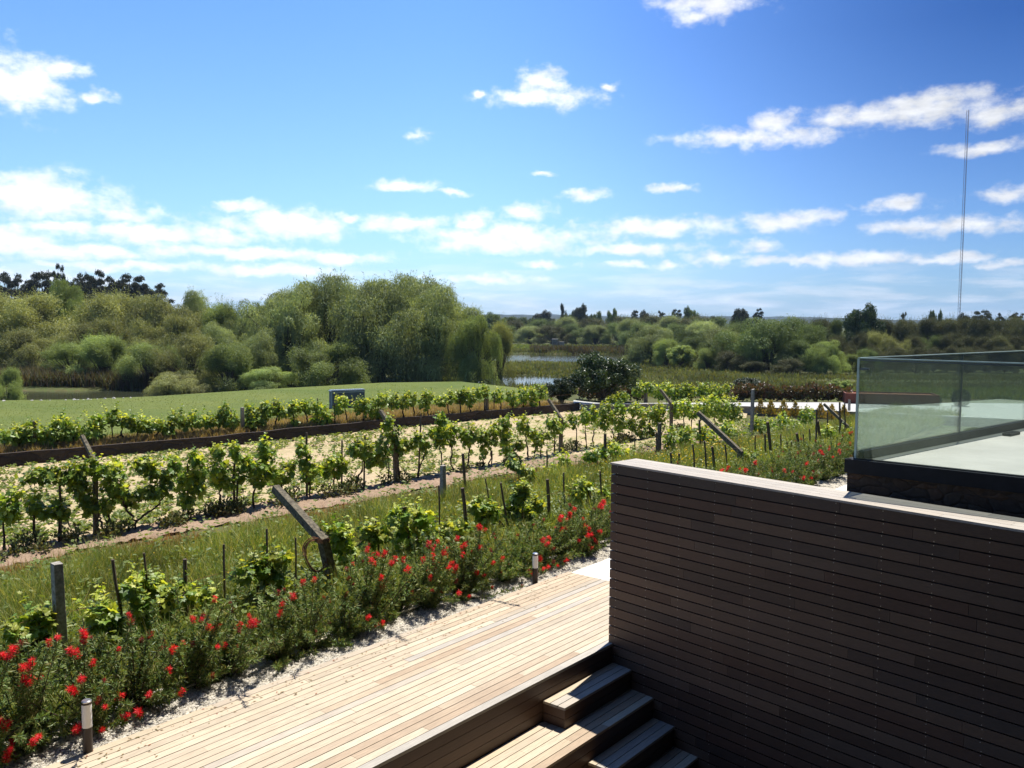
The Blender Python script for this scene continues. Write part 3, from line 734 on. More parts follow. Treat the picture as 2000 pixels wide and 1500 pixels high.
# ------------------------------------------------------------------ foliage helpers
def blob_leaves(r, acc, c, rad, n, T, L, Wd, hang=.3, axes=None, shell=.35, updown=None):
    """leaves in an ellipsoid c,rad (3 semi axes along columns of axes)"""
    d = rdir(n, r); rr = (shell + (1 - shell) * r.random(n) ** .6)[:, None] * (1 + .12 * r.normal(size=(n, 1)))
    q = d * rr * rad
    if axes is not None: q = q @ axes; dw = d @ axes
    else: dw = d
    A = dw * .6 + rdir(n, r) * .7 + np.array([0, 0, -hang]); N = dw * .8 + rdir(n, r) * .45 + np.array([0, 0, .45])
    l = L * r.uniform(.6, 1.25, n); V, Fs = inst(T, c + q, A, N, l, Wd * l / L)
    acc.add(V, Fs)
def wobble(r, a, b, n, amp):
    t = np.linspace(0, 1, n)[:, None]; P = np.array(a) * (1 - t) + np.array(b) * t
    w = r.normal(0, amp, (n, 3)); w[0] = 0; w[-1] = 0; w[:, 2] *= .3
    return P + w

# trees: each prototype crown is about 10 m wide and 8 m tall, local origin on the ground
def crown(seed, kind):
    r = np.random.default_rng(seed); a = Acc(); tb = MB()
    lumps = []
    if kind == 'willow':
        for k in range(13):
            th = k * 2.4 + r.uniform(-.4, .4); e = r.uniform(.12, 1.35); rr = r.uniform(.66, 1.0)
            c0 = np.array([math.cos(th) * math.cos(e) * 3.9 * rr, math.sin(th) * math.cos(e) * 3.9 * rr, 2.6 + math.sin(e) * 4.3 * rr])
            for _ in range(int(r.integers(4, 7))): cc = c0 + np.clip(r.normal(0, .7, 3), -1, 1); cc[2] = min(cc[2], 7.1); lumps.append((cc, r.uniform(.5, 1.2)))
        for k in range(22):
            th = r.uniform(0, 6.28); lumps.append((np.array([math.cos(th) * r.uniform(2.2, 4.4), math.sin(th) * r.uniform(2.2, 4.4), r.uniform(.5, 2.9)]), r.uniform(.45, 1.2)))
        for c, q in lumps:
            n = int(800 * q * q)
            d = rdir(n, r); d[:, 2] = d[:, 2] * .8 + .25; rad = q * (r.uniform(.72, 1.05, n))[:, None]
            P = c + d * rad
            A = d * [.3, .3, .2] + r.normal(0, .3, (n, 3)) + [0, 0, -.75]; N = d + r.normal(0, .38, (n, 3)) + [0, 0, .25]
            l = r.uniform(.11, .25, n); V, Fs = inst(T_DIAMOND, P, A, N, l, l * .32); a.add(V, Fs)
            m = int(30 * q)
            for _ in range(m):
                th = r.uniform(0, 6.28); s = c + np.array([math.cos(th) * q * .95, math.sin(th) * q * .95, r.uniform(-.2, .5)])
                k = r.integers(8, 22); t = np.arange(k)[:, None] * .13
                out = np.array([math.cos(th), math.sin(th), 0])
                P = s + out * (.35 * (1 - np.exp(-t * 1.5))) + np.array([0, 0, -1]) * t + r.normal(0, .03, (k, 3))
                P = P[P[:, 2] > .3]; k = len(P)
                if k: 
                    V, Fs = inst(T_DIAMOND, P, r.normal(0, .5, (k, 3)) + [0, 0, -1], r.normal(size=(k, 3)) + out, r.uniform(.12, .22, k), .05); a.add(V, Fs)
            for _ in range(int(5 * q)):
                dd = nrm(r.normal(0, 1, 3) * [1, 1, .4] + [0, 0, .9]); k = int(r.integers(6, 13)); t = np.arange(k)[:, None] * .11
                P = c + dd * (q * .85 + t) - EZ * t * t * .35; V, Fs = inst(T_DIAMOND, P, r.normal(0, .6, (k, 3)) + dd, rdir(k, r), .15, .05); a.add(V, Fs)
        fork = 1.6; tr = .34
    elif kind == 'shrub':
        for k in range(11):
            th = k * 2.4 + r.uniform(-.5, .5); e = r.uniform(-.3, 1.4); rr = r.uniform(.6, 1.02)
            c0 = np.array([math.cos(th) * math.cos(e) * 4.0 * rr, math.sin(th) * math.cos(e) * 4.0 * rr, 3.3 + math.sin(e) * 3.7 * rr])
            for _ in range(int(r.integers(4, 7))): cc = c0 + np.clip(r.normal(0, .65, 3), -.95, .95); cc[2] = min(cc[2], 6.8); lumps.append((cc, r.uniform(.5, 1.3)))
        for k in range(14):
            th = r.uniform(0, 6.28); lumps.append((np.array([math.cos(th) * r.uniform(2.0, 4.2), math.sin(th) * r.uniform(2.0, 4.2), r.uniform(.4, 2.4)]), r.uniform(.5, 1.2)))
        for c, q in lumps:
            n = int(900 * q * q); d = rdir(n, r); P = c + d * q * r.uniform(.55, 1.12, n)[:, None]
            A = d * .4 + r.normal(0, .7, (n, 3)) + [0, 0, .1]; N = d + r.normal(0, .4, (n, 3)) + [0, 0, .25]
            l = r.uniform(.10, .22, n); V, Fs = inst(T_DIAMOND, P, A, N, l, l * .45); a.add(V, Fs)
            for _ in range(int(16 * q)):   # sprays that break the outline
                dd = nrm(rdir(1, r)[0] + [0, 0, .6]); k = int(r.integers(6, 14)); t = np.arange(k)[:, None] * .11
                P = c + dd * (q * .9 + t) + r.normal(0, .05, (k, 3)); V, Fs = inst(T_DIAMOND, P, r.normal(0, .6, (k, 3)) + dd, rdir(k, r), .16, .06); a.add(V, Fs)
        fork = .3; tr = .18
    elif kind == 'broad':
        for k in range(52):
            d = rdir(1, r)[0]; rho = r.uniform(.4, .97); lumps.append((np.array([d[0] * 4.1 * rho, d[1] * 4.1 * rho, 4.7 + d[2] * 2.9 * rho]), r.uniform(.55, 1.2)))
        for c, q in lumps:
            n = int(330 * q * q) + 60; d = rdir(n, r); d[:, 2] = d[:, 2] * .9 + .15; P = c + d * q * r.uniform(.5, 1.08, n)[:, None]
            A = d * .5 + r.normal(0, .7, (n, 3)); N = d + r.normal(0, .45, (n, 3)) + [0, 0, .3]
            l = r.uniform(.16, .34, n); V, Fs = inst(T_LEAF, P, A, N, l, l * .7); a.add(V, Fs)
        fork = 1.5; tr = .3
    elif kind == 'euc':
        for k in range(60):
            th = r.uniform(0, 6.28); rho = r.uniform(.1, .98) ** .7; z = 3.4 + 4.4 * math.sqrt(max(0, 1 - (rho) ** 2)) * r.uniform(.45, 1)
            lumps.append((np.array([math.cos(th) * 4.2 * rho, math.sin(th) * 4.2 * rho, z]), r.uniform(.38, .8)))
        for c, q in lumps:
            n = int(330 * q * q); d = rdir(n, r); d[:, 2] = np.abs(d[:, 2]) * .9 - .2; P = c + d * [q * 1.2, q * 1.2, q * .6] * r.uniform(.5, 1.08, n)[:, None]
            A = r.normal(0, .6, (n, 3)) + [0, 0, -.6]; l = r.uniform(.2, .36, n); V, Fs = inst(T_DIAMOND, P, A, rdir(n, r), l, l * .4); a.add(V, Fs)
        fork = 3.0; tr = .26
    elif kind == 'poplar':
        for k in range(34):
            z = r.uniform(.8, 7.7); w = 1.25 * math.sin(math.pi * min(1, (z / 8.4)) ** .75) + .15; th = r.uniform(0, 6.28); rho = r.uniform(.1, .85)
            lumps.append((np.array([math.cos(th) * w * rho * 1.6, math.sin(th) * w * rho * 1.6, z]), r.uniform(.45, .8)))
        for c, q in lumps:
            n = int(420 * q * q); d = rdir(n, r); P = c + d * [q, q, q * 1.5] * r.uniform(.4, 1.05, n)[:, None]
            A = r.normal(0, .5, (n, 3)) + [0, 0, .8]; l = r.uniform(.18, .34, n); V, Fs = inst(T_DIAMOND, P, A, rdir(n, r), l, l * .5); a.add(V, Fs)
        fork = 1.0; tr = .2
    base = np.array([0, 0, -.3]); f0 = np.array([r.normal(0, .15), r.normal(0, .15), fork])
    tb.tube(wobble(r, base, f0, 5, .05), np.linspace(tr * 1.25, tr * .85, 5), 8)
    for c, q in lumps:
        if kind == 'poplar':
            s = np.array([0, 0, min(c[2] * .7, 6)]); tb.tube([s, c], [.05, .02], 4); continue
        mid = f0 * .45 + c * .55 + np.array([0, 0, .1]); P = np.concatenate([wobble(r, f0, mid, 4, .12), wobble(r, mid, c, 4, .1)[1:]])
        tb.tube(P, np.linspace(tr * .34, .025, len(P)), 5, cap=False)
    if kind == 'poplar': tb.tube([f0, [0, 0, 7.4]], [tr * .8, .03], 6)
    me = Acc.build(a, 'crown', L_far).data; o = tb.build('trunk', M_bark, smooth=True); mt = o.data
    for ob in [x for x in COL.objects if x.data in (me, mt)]: bpy.data.objects.remove(ob)
    return me, mt
PROTO = {}
def proto(kind, var, mat):
    key = (kind, var, mat.name)
    if key not in PROTO:
        k2 = (kind, var)
        if k2 not in PROTO: PROTO[k2] = crown(100 + 13 * var + len(kind), kind)
        me, mt = PROTO[k2]
        if me.materials[0] is not mat and any(k[:2] == k2 and len(k) == 3 for k in PROTO): me = me.copy()
        me.materials[0] = mat; PROTO[key] = (me, mt)
    return PROTO[key]
tr_n = [0]
def tree(x, Y, ytop, wpx, kind, mat, label, cat='tree', group=None, name=None, zg=None, var=None, depth=1.0, hscale=None):
    """x: picture column of the middle, Y: distance, ytop: row of the top, wpx: width in picture pixels"""
    tr_n[0] += 1; i = tr_n[0]
    top = at(x, ytop, Y); zg = float(height(top[0], Y)) - .05 if zg is None else zg
    base = np.array([top[0], Y, zg]); H = top[2] - zg; Wm = wpx / F * Y
    me, mt = proto(kind, (i % 3) if var is None else var, mat)
    root = empty(name or 'tree', label, cat, tuple(base), group)
    w0 = {'willow': 10.0, 'shrub': 10.4, 'broad': 9.6, 'euc': 9.6, 'poplar': 3.2}[kind]; h0 = {'willow': 8.3, 'shrub': 8.0, 'broad': 8.1, 'euc': 8.3, 'poplar': 8.3}[kind]
    root.scale = (Wm / w0, Wm / w0 * depth, H / h0); root.rotation_euler = (0, 0, (i * 2.399) % 6.283)
    if depth != 1.0: root.rotation_euler = (0, 0, 0)
    for nm, m in (('trunk', mt), ('crown', me)):
        o = bpy.data.objects.new(nm, m); COL.objects.link(o); o.parent = root
    return root

# big willow clump behind the lawn
GW = 'willows behind the lawn'
for a in [
 (560, 66, 553, 190, 'willow', L_willow, 'broad willow at the left end of the tall willow clump'),
 (500, 72, 572, 120, 'willow', L_willow, 'lower rounded willow filling the gap left of the tall clump'),
 (640, 69, 531, 200, 'willow', L_willow, 'tall willow with arching top, second in the tall clump'),
 (745, 65, 527, 230, 'willow', L_willow, 'tallest pale willow in the middle of the clump behind the lawn'),
 (840, 66, 541, 200, 'willow', L_willow, 'tall willow leaning right beside the round weeping one'),
 (925, 62.5, 612, 120, 'willow', L_fresh, 'round weeping willow at the right end of the clump'),
 (975, 76, 628, 80, 'shrub', L_olive, 'dull green tree tucked behind the round weeping willow'),
 (690, 73, 535, 250, 'willow', L_willow, 'wide willow filling the back of the tall clump'),
 (800, 74, 533, 230, 'willow', L_willow, 'back willow rising between the tallest and the right leaning one'),
 (575, 74, 560, 200, 'willow', L_willow, 'back willow at the left shoulder of the tall clump'),
 (650, 61, 668, 190, 'shrub', L_fresh, 'low wide shadowed bush under the tallest willow'),
 (890, 70, 585, 150, 'willow', L_willow, 'willow shoulder sloping down behind the round weeping one')]:
    tree(*a, cat='willow', group=GW, name='willow_tree')
GL = 'riverside trees on the left'
for a in [
 (-40, 78, 572, 200, 'shrub', L_olive, 'brownish sallow cut by the left edge of the photo'),
 (70, 80, 568, 210, 'shrub', L_olive, 'large brownish sallow below the leftmost eucalyptus'),
 (125, 86, 541, 100, 'willow', L_fresh, 'pointed dark green tree rising before the eucalyptus row'),
 (215, 82, 572, 200, 'shrub', L_olive, 'olive green sallow in the middle of the left bank'),
 (310, 80, 566, 200, 'willow', L_olive, 'wide rounded sallow right of the olive one'),
 (385, 82, 563, 110, 'willow', L_willow, 'darker round willow top near the sky gap'),
 (440, 76, 592, 130, 'shrub', L_fresh, 'fresh green tree just left of the tall clump'),
 (60, 70, 640, 150, 'shrub', L_olive, 'dark brown bush above the reeds on the far bank'),
 (140, 66, 668, 120, 'shrub', L_fresh, 'green bush leaning over the left pond'),
 (205, 64.5, 655, 150, 'shrub', L_fresh, 'rounded green bush behind the pond end'),
 (290, 63, 668, 150, 'shrub', L_fresh, 'broad bush between pond and lawn'),
 (370, 62, 650, 150, 'shrub', L_olive, 'tall leafy bush above the lawn edge'),
 (450, 60.5, 672, 150, 'shrub', L_fresh, 'silvery green bush touching the tall willow clump'),
 (500, 63, 640, 120, 'willow', L_willow, 'drooping bush in front of the sky gap'),
 (520, 59.5, 715, 120, 'willow', L_fresh, 'small bush at the lawn edge below the clump'),
 (350, 58.5, 722, 150, 'willow', L_olive, 'low dark bush hanging over the lawn edge'),
 (330, 70, 610, 150, 'shrub', L_olive, 'mid height olive tree in the middle of the left bank'),
 (190, 72, 620, 140, 'shrub', L_olive, 'mid height tree above the pond bushes'),
 (430, 68, 625, 130, 'willow', L_willow, 'mid height willow left of the tall clump foot'),
 (12, 52.5, 716, 85, 'shrub', L_fresh, 'bright green sapling bush at the left photo edge')]:
    tree(*a, cat='tree', group=GL, name='riverside_tree')
GE = 'eucalyptus row on the skyline'
pos = ['leftmost eucalyptus cut by the photo edge', 'second eucalyptus from the left with an open crown', 'wide eucalyptus left of the highest one', 'highest slender eucalyptus of the row', 'eucalyptus right behind the pointed tree', 'eucalyptus in the middle of the row', 'dense eucalyptus right of the middle', 'round topped eucalyptus third from the right', 'open crowned eucalyptus second from the right', 'lowest rightmost eucalyptus of the row']
for k, (x, yt, w) in enumerate([(-8, 535, 50), (22, 513, 50), (80, 515, 62), (116, 506, 30), (140, 530, 50), (165, 519, 44), (190, 519, 48), (220, 523, 46), (258, 521, 56), (306, 546, 52)]):
    tree(x, 140 + (k % 3) * 4, yt, w * 1.45, 'euc', L_euc, pos[k], 'eucalyptus', GE, 'eucalyptus_tree')
for k, (x, yt, w) in enumerate([(40, 540, 60), (110, 545, 60), (180, 540, 60), (240, 542, 60), (285, 552, 50)]):
    tree(x, 150, yt, w * 1.5, 'euc', L_euc, ['first', 'second', 'third', 'fourth', 'fifth'][k] + ' low eucalyptus from the left in the back of the skyline row', 'eucalyptus', GE, 'eucalyptus_tree')

# far trees over the river
GF = 'distant trees beyond the river'
far = [(1062, 260, 607, 40, 'broad', 'pale loose tree left of the thin dark poplar'), (1098, 255, 594, 12, 'poplar', 'thin dark poplar, tallest spike on the skyline'), (1106, 258, 608, 9, 'poplar', 'short dark poplar touching the tall spike'),
 (1134, 250, 594, 26, 'broad', 'upright dark oval tree right of the poplars'), (1120, 265, 610, 26, 'broad', 'faint pale tree between the poplar and the oval tree'), (1157, 262, 611, 22, 'broad', 'small pale tree right of the oval tree'), (1170, 258, 609, 14, 'poplar', 'pale narrow tree standing alone right of the oval one'),
 (1197, 250, 603, 24, 'broad', 'lone rounded pale tree over the ruined hut side'), (1241, 248, 600, 18, 'euc', 'small dark eucalyptus at the skyline centre'), (1258, 252, 606, 24, 'broad', 'leafy tree touching the small dark eucalyptus'),
 (1291, 246, 600, 20, 'euc', 'airy two stemmed tree on the skyline'), (1322, 246, 598, 24, 'euc', 'umbrella shaped dark tree on the skyline'), (1348, 243, 599, 26, 'broad', 'oval dense tree right of the umbrella shaped one'),
 (1390, 230, 618, 34, 'broad', 'low dark tree in the hill gap'), (1449, 200, 599, 34, 'broad', 'dark round top behind the big bank tree'), (1482, 205, 598, 24, 'euc', 'airy top right behind the big bank tree'),
 (1765, 190, 601, 14, 'euc', 'small lone tree on the right skyline'), (1822, 190, 602, 14, 'broad', 'left one of two little trees near the mast'), (1837, 190, 605, 11, 'broad', 'right one of two little trees near the mast'),
 (1885, 170, 612, 30, 'broad', 'low dark tree at the foot of the mast'), (1918, 160, 598, 42, 'euc', 'dark spreading tree right of the mast'), (1955, 165, 607, 24, 'euc', 'thin tree between the two spreading trees at right'), (1988, 160, 601, 36, 'euc', 'dark tree cut by the right photo edge'),
 (1000, 230, 616, 60, 'broad', 'grey green tree beside the willow clump'), (1030, 240, 622, 44, 'broad', 'low tree left of the river gap'), (958, 210, 611, 50, 'broad', 'rounded far tree showing behind the clump end')]
for x, Y, yt, w, k, lab in far:
    tree(x, Y, yt, w * (1.35 if k == 'broad' else 1.25 if k == 'euc' else 1.1), k, L_euc if k == 'euc' or 'dark' in lab else L_far, lab, 'tree', GF, 'distant_tree')
bl = [(990, 190, 640, 60), (1035, 185, 642, 60), (1080, 180, 640, 60), (1125, 182, 636, 60), (1165, 178, 640, 60), (1205, 176, 634, 60), (1010, 215, 630, 60), (1060, 215, 627, 60), (1110, 215, 624, 60), (1160, 215, 626, 60), (1215, 205, 622, 70),
      (1265, 190, 620, 70), (1310, 185, 622, 70), (1355, 180, 622, 70), (1250, 150, 634, 80), (1310, 145, 636, 80), (1370, 140, 632, 80), (1395, 170, 622, 70), (1235, 165, 628, 60)]
ordn = ['first', 'second', 'third', 'fourth', 'fifth', 'sixth', 'seventh', 'eighth', 'ninth', 'tenth', 'eleventh', 'twelfth', 'thirteenth', 'fourteenth', 'fifteenth', 'sixteenth', 'seventeenth', 'eighteenth', 'nineteenth', 'twentieth']
def ORD(k):
    tens = ['', '', 'twenty', 'thirty', 'forty', 'fifty', 'sixty']
    if k < 20: return ordn[k]
    q = k + 1
    return (tens[q // 10] + ('-' + ordn[q % 10 - 1] if q % 10 else 'th' if 0 else '')) if q % 10 else {20: 'twentieth', 30: 'thirtieth', 40: 'fortieth', 50: 'fiftieth', 60: 'sixtieth'}[q]
bl.sort(key=lambda t: t[0])
for k, (x, Y, yt, w) in enumerate(bl):
    tree(x, Y, yt - 5, w * 1.35, 'shrub', [L_far, L_scrub, L_willow][k % 3], ORD(k) + ' rounded bush from the left in the belt beyond the far pond', 'bush', 'bush belt beyond the far pond', 'bank_bush')
# right bank
GR = 'trees on the right bank'
for a in [
 (1272, 100, 633, 115, 'willow', L_willow, 'drooping willow at the right end of the far pond'),
 (1345, 104, 640, 100, 'willow', L_far, 'rounded willow right of the drooping pond willow'),
 (1330, 92, 672, 70, 'broad', L_fresh, 'leafy bush under the pond willow'),
 (1420, 92, 640, 130, 'shrub', L_willow, 'pale bushy tree left of the biggest bank tree'),
 (1302, 96, 662, 80, 'shrub', L_fresh, 'leafy bush squeezed between the two pond willows'),
 (1365, 96, 655, 100, 'shrub', L_far, 'dull bush behind the low pale bush at the field edge'),
 (1455, 95, 628, 120, 'shrub', L_far, 'rounded crown filling the left flank of the biggest bank tree'),
 (1560, 86, 664, 110, 'shrub', L_far, 'dark rounded bush right of the biggest bank tree foot'),
 (1430, 86, 684, 90, 'shrub', L_scrub, 'dim bush between field and the pale bushy tree'),
 (1245, 108, 662, 60, 'shrub', L_scrub, 'small dark bush at the water beside the drooping willow'),
 (1385, 90, 680, 70, 'shrub', L_fresh, 'low pale bush at the field edge'),
 (1500, 88, 611, 190, 'willow', L_far, 'biggest round tree on the right bank'),
 (1575, 94, 632, 120, 'shrub', L_far, 'dull tree right of the biggest bank tree'),
 (1615, 84, 662, 90, 'willow', L_fresh, 'yellow green tree left of the glass corner'),
 (1660, 86, 690, 60, 'shrub', L_fresh, 'small bright bush behind the glass corner'),
 (1540, 82, 700, 70, 'shrub', L_scrub, 'low dark bush under the biggest bank tree'),
 (1470, 84, 705, 80, 'shrub', L_scrub, 'shady low bush at the foot of the biggest bank tree'),
 
 (1685, 104, 640, 60, 'shrub', L_dark, 'dark bush under the dense round tree')]:
    tree(*a, cat='tree', group=GR, name='bank_tree')
sc = []
rs = np.random.default_rng(5)
for k in range(14): sc.append((1560 + k * 36 + rs.normal(0, 6), 112 + rs.uniform(-3, 8), 623 + rs.uniform(-3, 4) - (2 if k > 9 else 0), 80))
for k in range(12): sc.append((1650 + k * 34 + rs.normal(0, 7), 98 + rs.uniform(-3, 3), 652 + rs.uniform(-6, 6), 72))
for k in range(11): sc.append((1690 + k * 34 + rs.normal(0, 7), 88 + rs.uniform(-2, 2), 678 + rs.uniform(-5, 6), 66))
sc.sort(key=lambda t: t[0])
for k, (x, Y, yt, w) in enumerate(sc):
    tree(x, Y, yt, w, 'shrub', [L_scrub, L_scrub, L_far, L_olive][int(rs.integers(0, 4))] if x < 1850 else L_scrub, ORD(k) + ' scrub bush from the left on the dark right bank', 'bush', 'scrub on the right bank', 'scrub_bush')
tree(1685, 108, 594, 88, 'broad', L_dark, 'dark dense round tree standing above the scrub', 'tree', GR, 'bank_tree', var=0)
# citrus trees by the field
tree(1178, 40.5, 690, 150, 'broad', L_dark, 'dark glossy orange tree with a forked trunk behind the vines', 'orange tree', 'orange trees by the field', 'orange_tree', zg=-.1, var=0)
tree(1098, 39.8, 737, 68, 'broad', L_dark, 'small dark orange tree left of the larger one', 'orange tree', 'orange trees by the field', 'orange_tree', zg=-.05, var=1)
tree(1464, 49, 736, 76, 'broad', L_dark, 'squat dark citrus bush behind the straight concrete post', 'orange tree', 'orange trees by the field', 'orange_tree', var=2)
tree(1266, 50, 746, 36, 'broad', L_dark, 'tiny dark citrus bush right of the large orange tree', 'orange tree', 'orange trees by the field', 'orange_tree', var=0)
tree(1640, 52, 740, 56, 'broad', L_fresh, 'bright green leafy bush just left of the glass', 'bush', None, 'garden_bush', var=1)
tree(1572, 46.5, 748, 18, 'broad', L_fresh, 'little bright green plant poking above the red hedge', 'plant', None, 'garden_bush', var=2)
# ------------------------------------------------------------------ mast
def mast():
    b = at(1873, 640, 420); t = at(1891, 215, 420); H = t[2]; base = np.array([at(1873, 624, 420)[0], 420, -1.0])
    m = MB(); w = .62; th = [(.3 + k * 2.094) for k in range(3)]
    leg = [np.array([math.cos(a) * w, math.sin(a) * w, 0]) for a in th]
    for l in leg: m.tube([base + l, base + l + EZ * (H + 1)], .085, 4)
    n = 62; hs = (H + 1) / n
    for k in range(n):
        for i in range(3):
            a, c = leg[i], leg[(i + 1) % 3]
            m.tube([base + a + EZ * hs * k, base + c + EZ * hs * (k + 1)], .035, 3, cap=False)
    o = m.build('radio_mast', plain('mast_paint', (.25, .20, .20), .6), origin=tuple(base)); tag(o, 'very tall thin lattice radio mast on the right skyline', 'mast')
mast()

# ------------------------------------------------------------------ hedge, planter, conifers
def hedge():
    a = Acc(); r = np.random.default_rng(8)
    for (xa, xb, yb, Y0) in ((1130, 1255, 789, 44.0), (1430, 1665, 787, 44.5)):
        n = 5200 if xa > 1300 else 2200
        x = r.uniform(xa, xb, n); Yd = Y0 + r.uniform(0, 1.0, n)
        X = (x - 1000) / F * Yd; hh = .68 + .08 * np.sin(X * 2.1) + .08 * np.sin(X * 5.3 + 1)
        z = -.1 + hh * r.random(n) ** .6 * (1 + .1 * r.normal(size=n)); P = np.stack([X, Yd, z], -1)
        l = r.uniform(.10, .19, n); V, Fs = inst(T_LEAF, P, rdir(n, r) + [0, -.2, .5], rdir(n, r) + [0, -.3, .4], l, l * .6); a.add(V, Fs)
    o = a.build('hedge', L_red); tag(o, 'low red tipped hedge along the far side of the drive', 'hedge')
hedge()
def planter():
    a = gp(1651, 788, -.08); b = gp(1835, 793, -.08); D = nrm(b - a); N = np.array([-D[1], D[0], 0]); L = np.linalg.norm(b - a); h = .52; c = (a + b) / 2 + N * .8
    root = empty('brick_planter', 'long rust red raised planter box seen through the balustrade glass', 'planter', tuple(c))
    m = MB()
    m.box(c - N * .76 + EZ * h / 2, D * L / 2, N * .04, EZ * h / 2); m.box(c + N * .76 + EZ * h / 2, D * L / 2, N * .04, EZ * h / 2)
    for s in (-1, 1): m.box(c + D * s * (L / 2 - .04) + EZ * h / 2, D * .04, N * .719, EZ * (h / 2 - .003))
    o = m.build('box', M_terra); o.parent = root; o.location = -Vector(c)
    m = MB(); m.box(c + EZ * (h - .16), D * (L / 2 - .08), N * .715, EZ * .1); o = m.build('soil', soil('red_soil', (.20, .08, .05), (.26, .11, .07), (.13, .06, .04), 4)); o.parent = root; o.location = -Vector(c)
planter()
for k, (x, yt, yb) in enumerate([(1485, 781, 806), (1505, 783, 808), (1530, 783, 810), (1553, 786, 811), (1602, 789, 815), (1624, 791, 817), (1647, 793, 819)]):
    p = gp(x, yb + 2, -.1); H = (at(x, yt, p[1])[2] + .1); r = np.random.default_rng(60 + k); n = 420
    root = empty('golden_conifer', ORD(k) + ' small golden conifer from the left along the drive wall', 'conifer', tuple(p), 'small golden conifers along the drive')
    z = r.random(n) ** 1.3; th = r.uniform(0, 6.28, n); rad = (1 - z) * .30 * np.sqrt(r.random(n)) + .02
    a = Acc(); P = np.stack([np.cos(th) * rad, np.sin(th) * rad, z * H * .95], -1); A = P * [2.5, 2.5, 0] + [0, 0, .9] + r.normal(0, .3, (n, 3)); V, Fs = inst(T_DIAMOND, P, A, rdir(n, r), r.uniform(.07, .14, n), .035); a.add(V, Fs)
    a.build('foliage', L_gold, root); m = MB(); m.tube([(0, 0, -.05), (0, 0, H * .8)], [.02, .006], 5); m.build('stem', M_bark, root)
def topiary():
    for x, yc, rp, pot, lab in ((1876, 808, 16, True, 'clipped round topiary ball in a pale pot on the drive, seen through glass'), (1830, 808, 7, False, 'small round clipped bush left of the topiary ball')):
        Yd = 42.5 if pot else 43.5; c = at(x, yc, Yd); R = rp / F * Yd; z0 = -.07; r = np.random.default_rng(int(x)); n = 2600 if pot else 900
        base = np.array([c[0], c[1], z0]); root = empty('topiary_ball', lab, 'topiary', tuple(base))
        cz = max(c[2] - z0, R); a = Acc(); d = rdir(n, r); P = d * R * r.uniform(.8, 1.04, n)[:, None] + [0, 0, cz]; V, Fs = inst(T_DIAMOND, P, d + rdir(n, r), d + rdir(n, r), .07, .04); a.add(V, Fs); a.build('foliage', L_dark, root)
        m = MB(); m.tube([(0, 0, 0), (0, 0, cz)], .03, 6); m.build('stem', M_bark, root)
        if pot: m = MB(); m.tube([(0, 0, 0), (0, 0, .04), (0, 0, .3)], [.2, .22, .28], 16); m.build('pot', M_render, root)
topiary()

# ------------------------------------------------------------------ vineyard rows
class Row:
    def __init__(s, a, b): 
        s.a = np.array([a[0], a[1], 0.]); s.d = nrm(np.array([b[0] - a[0], b[1] - a[1], 0.])); s.n = np.array([-s.d[1], s.d[0], 0.])
        s.ax = np.array([s.d, s.n, EZ])
    def pt(s, x, y, off=0.0):
        """point of the row's own vertical plane seen at a picture position"""
        d = ray(x, y); t = np.dot(s.a + s.n * off - CAM, s.n) / np.dot(d, s.n); return CAM + d * t
    def px(s, p): return F / np.dot(np.asarray(p) - CAM, fwd)
    def gy(s, x, zg):
        lo, hi = 640., 1480.
        for _ in range(30):
            mid = (lo + hi) / 2
            if s.pt(x, mid)[2] > zg: lo = mid
            else: hi = mid
        return (lo + hi) / 2
ROW1 = Row(gp(0, 900, -.02), gp(1130, 794, .06)); ROW2 = Row(gp(187, 1048, -.1), gp(1312, 846, -.1))
ROWM = Row(gp(865, 985, -.1), gp(1290, 892, -.1)); ROW3 = Row(gp(135, 1313, -.1), gp(1445, 925, -.1))
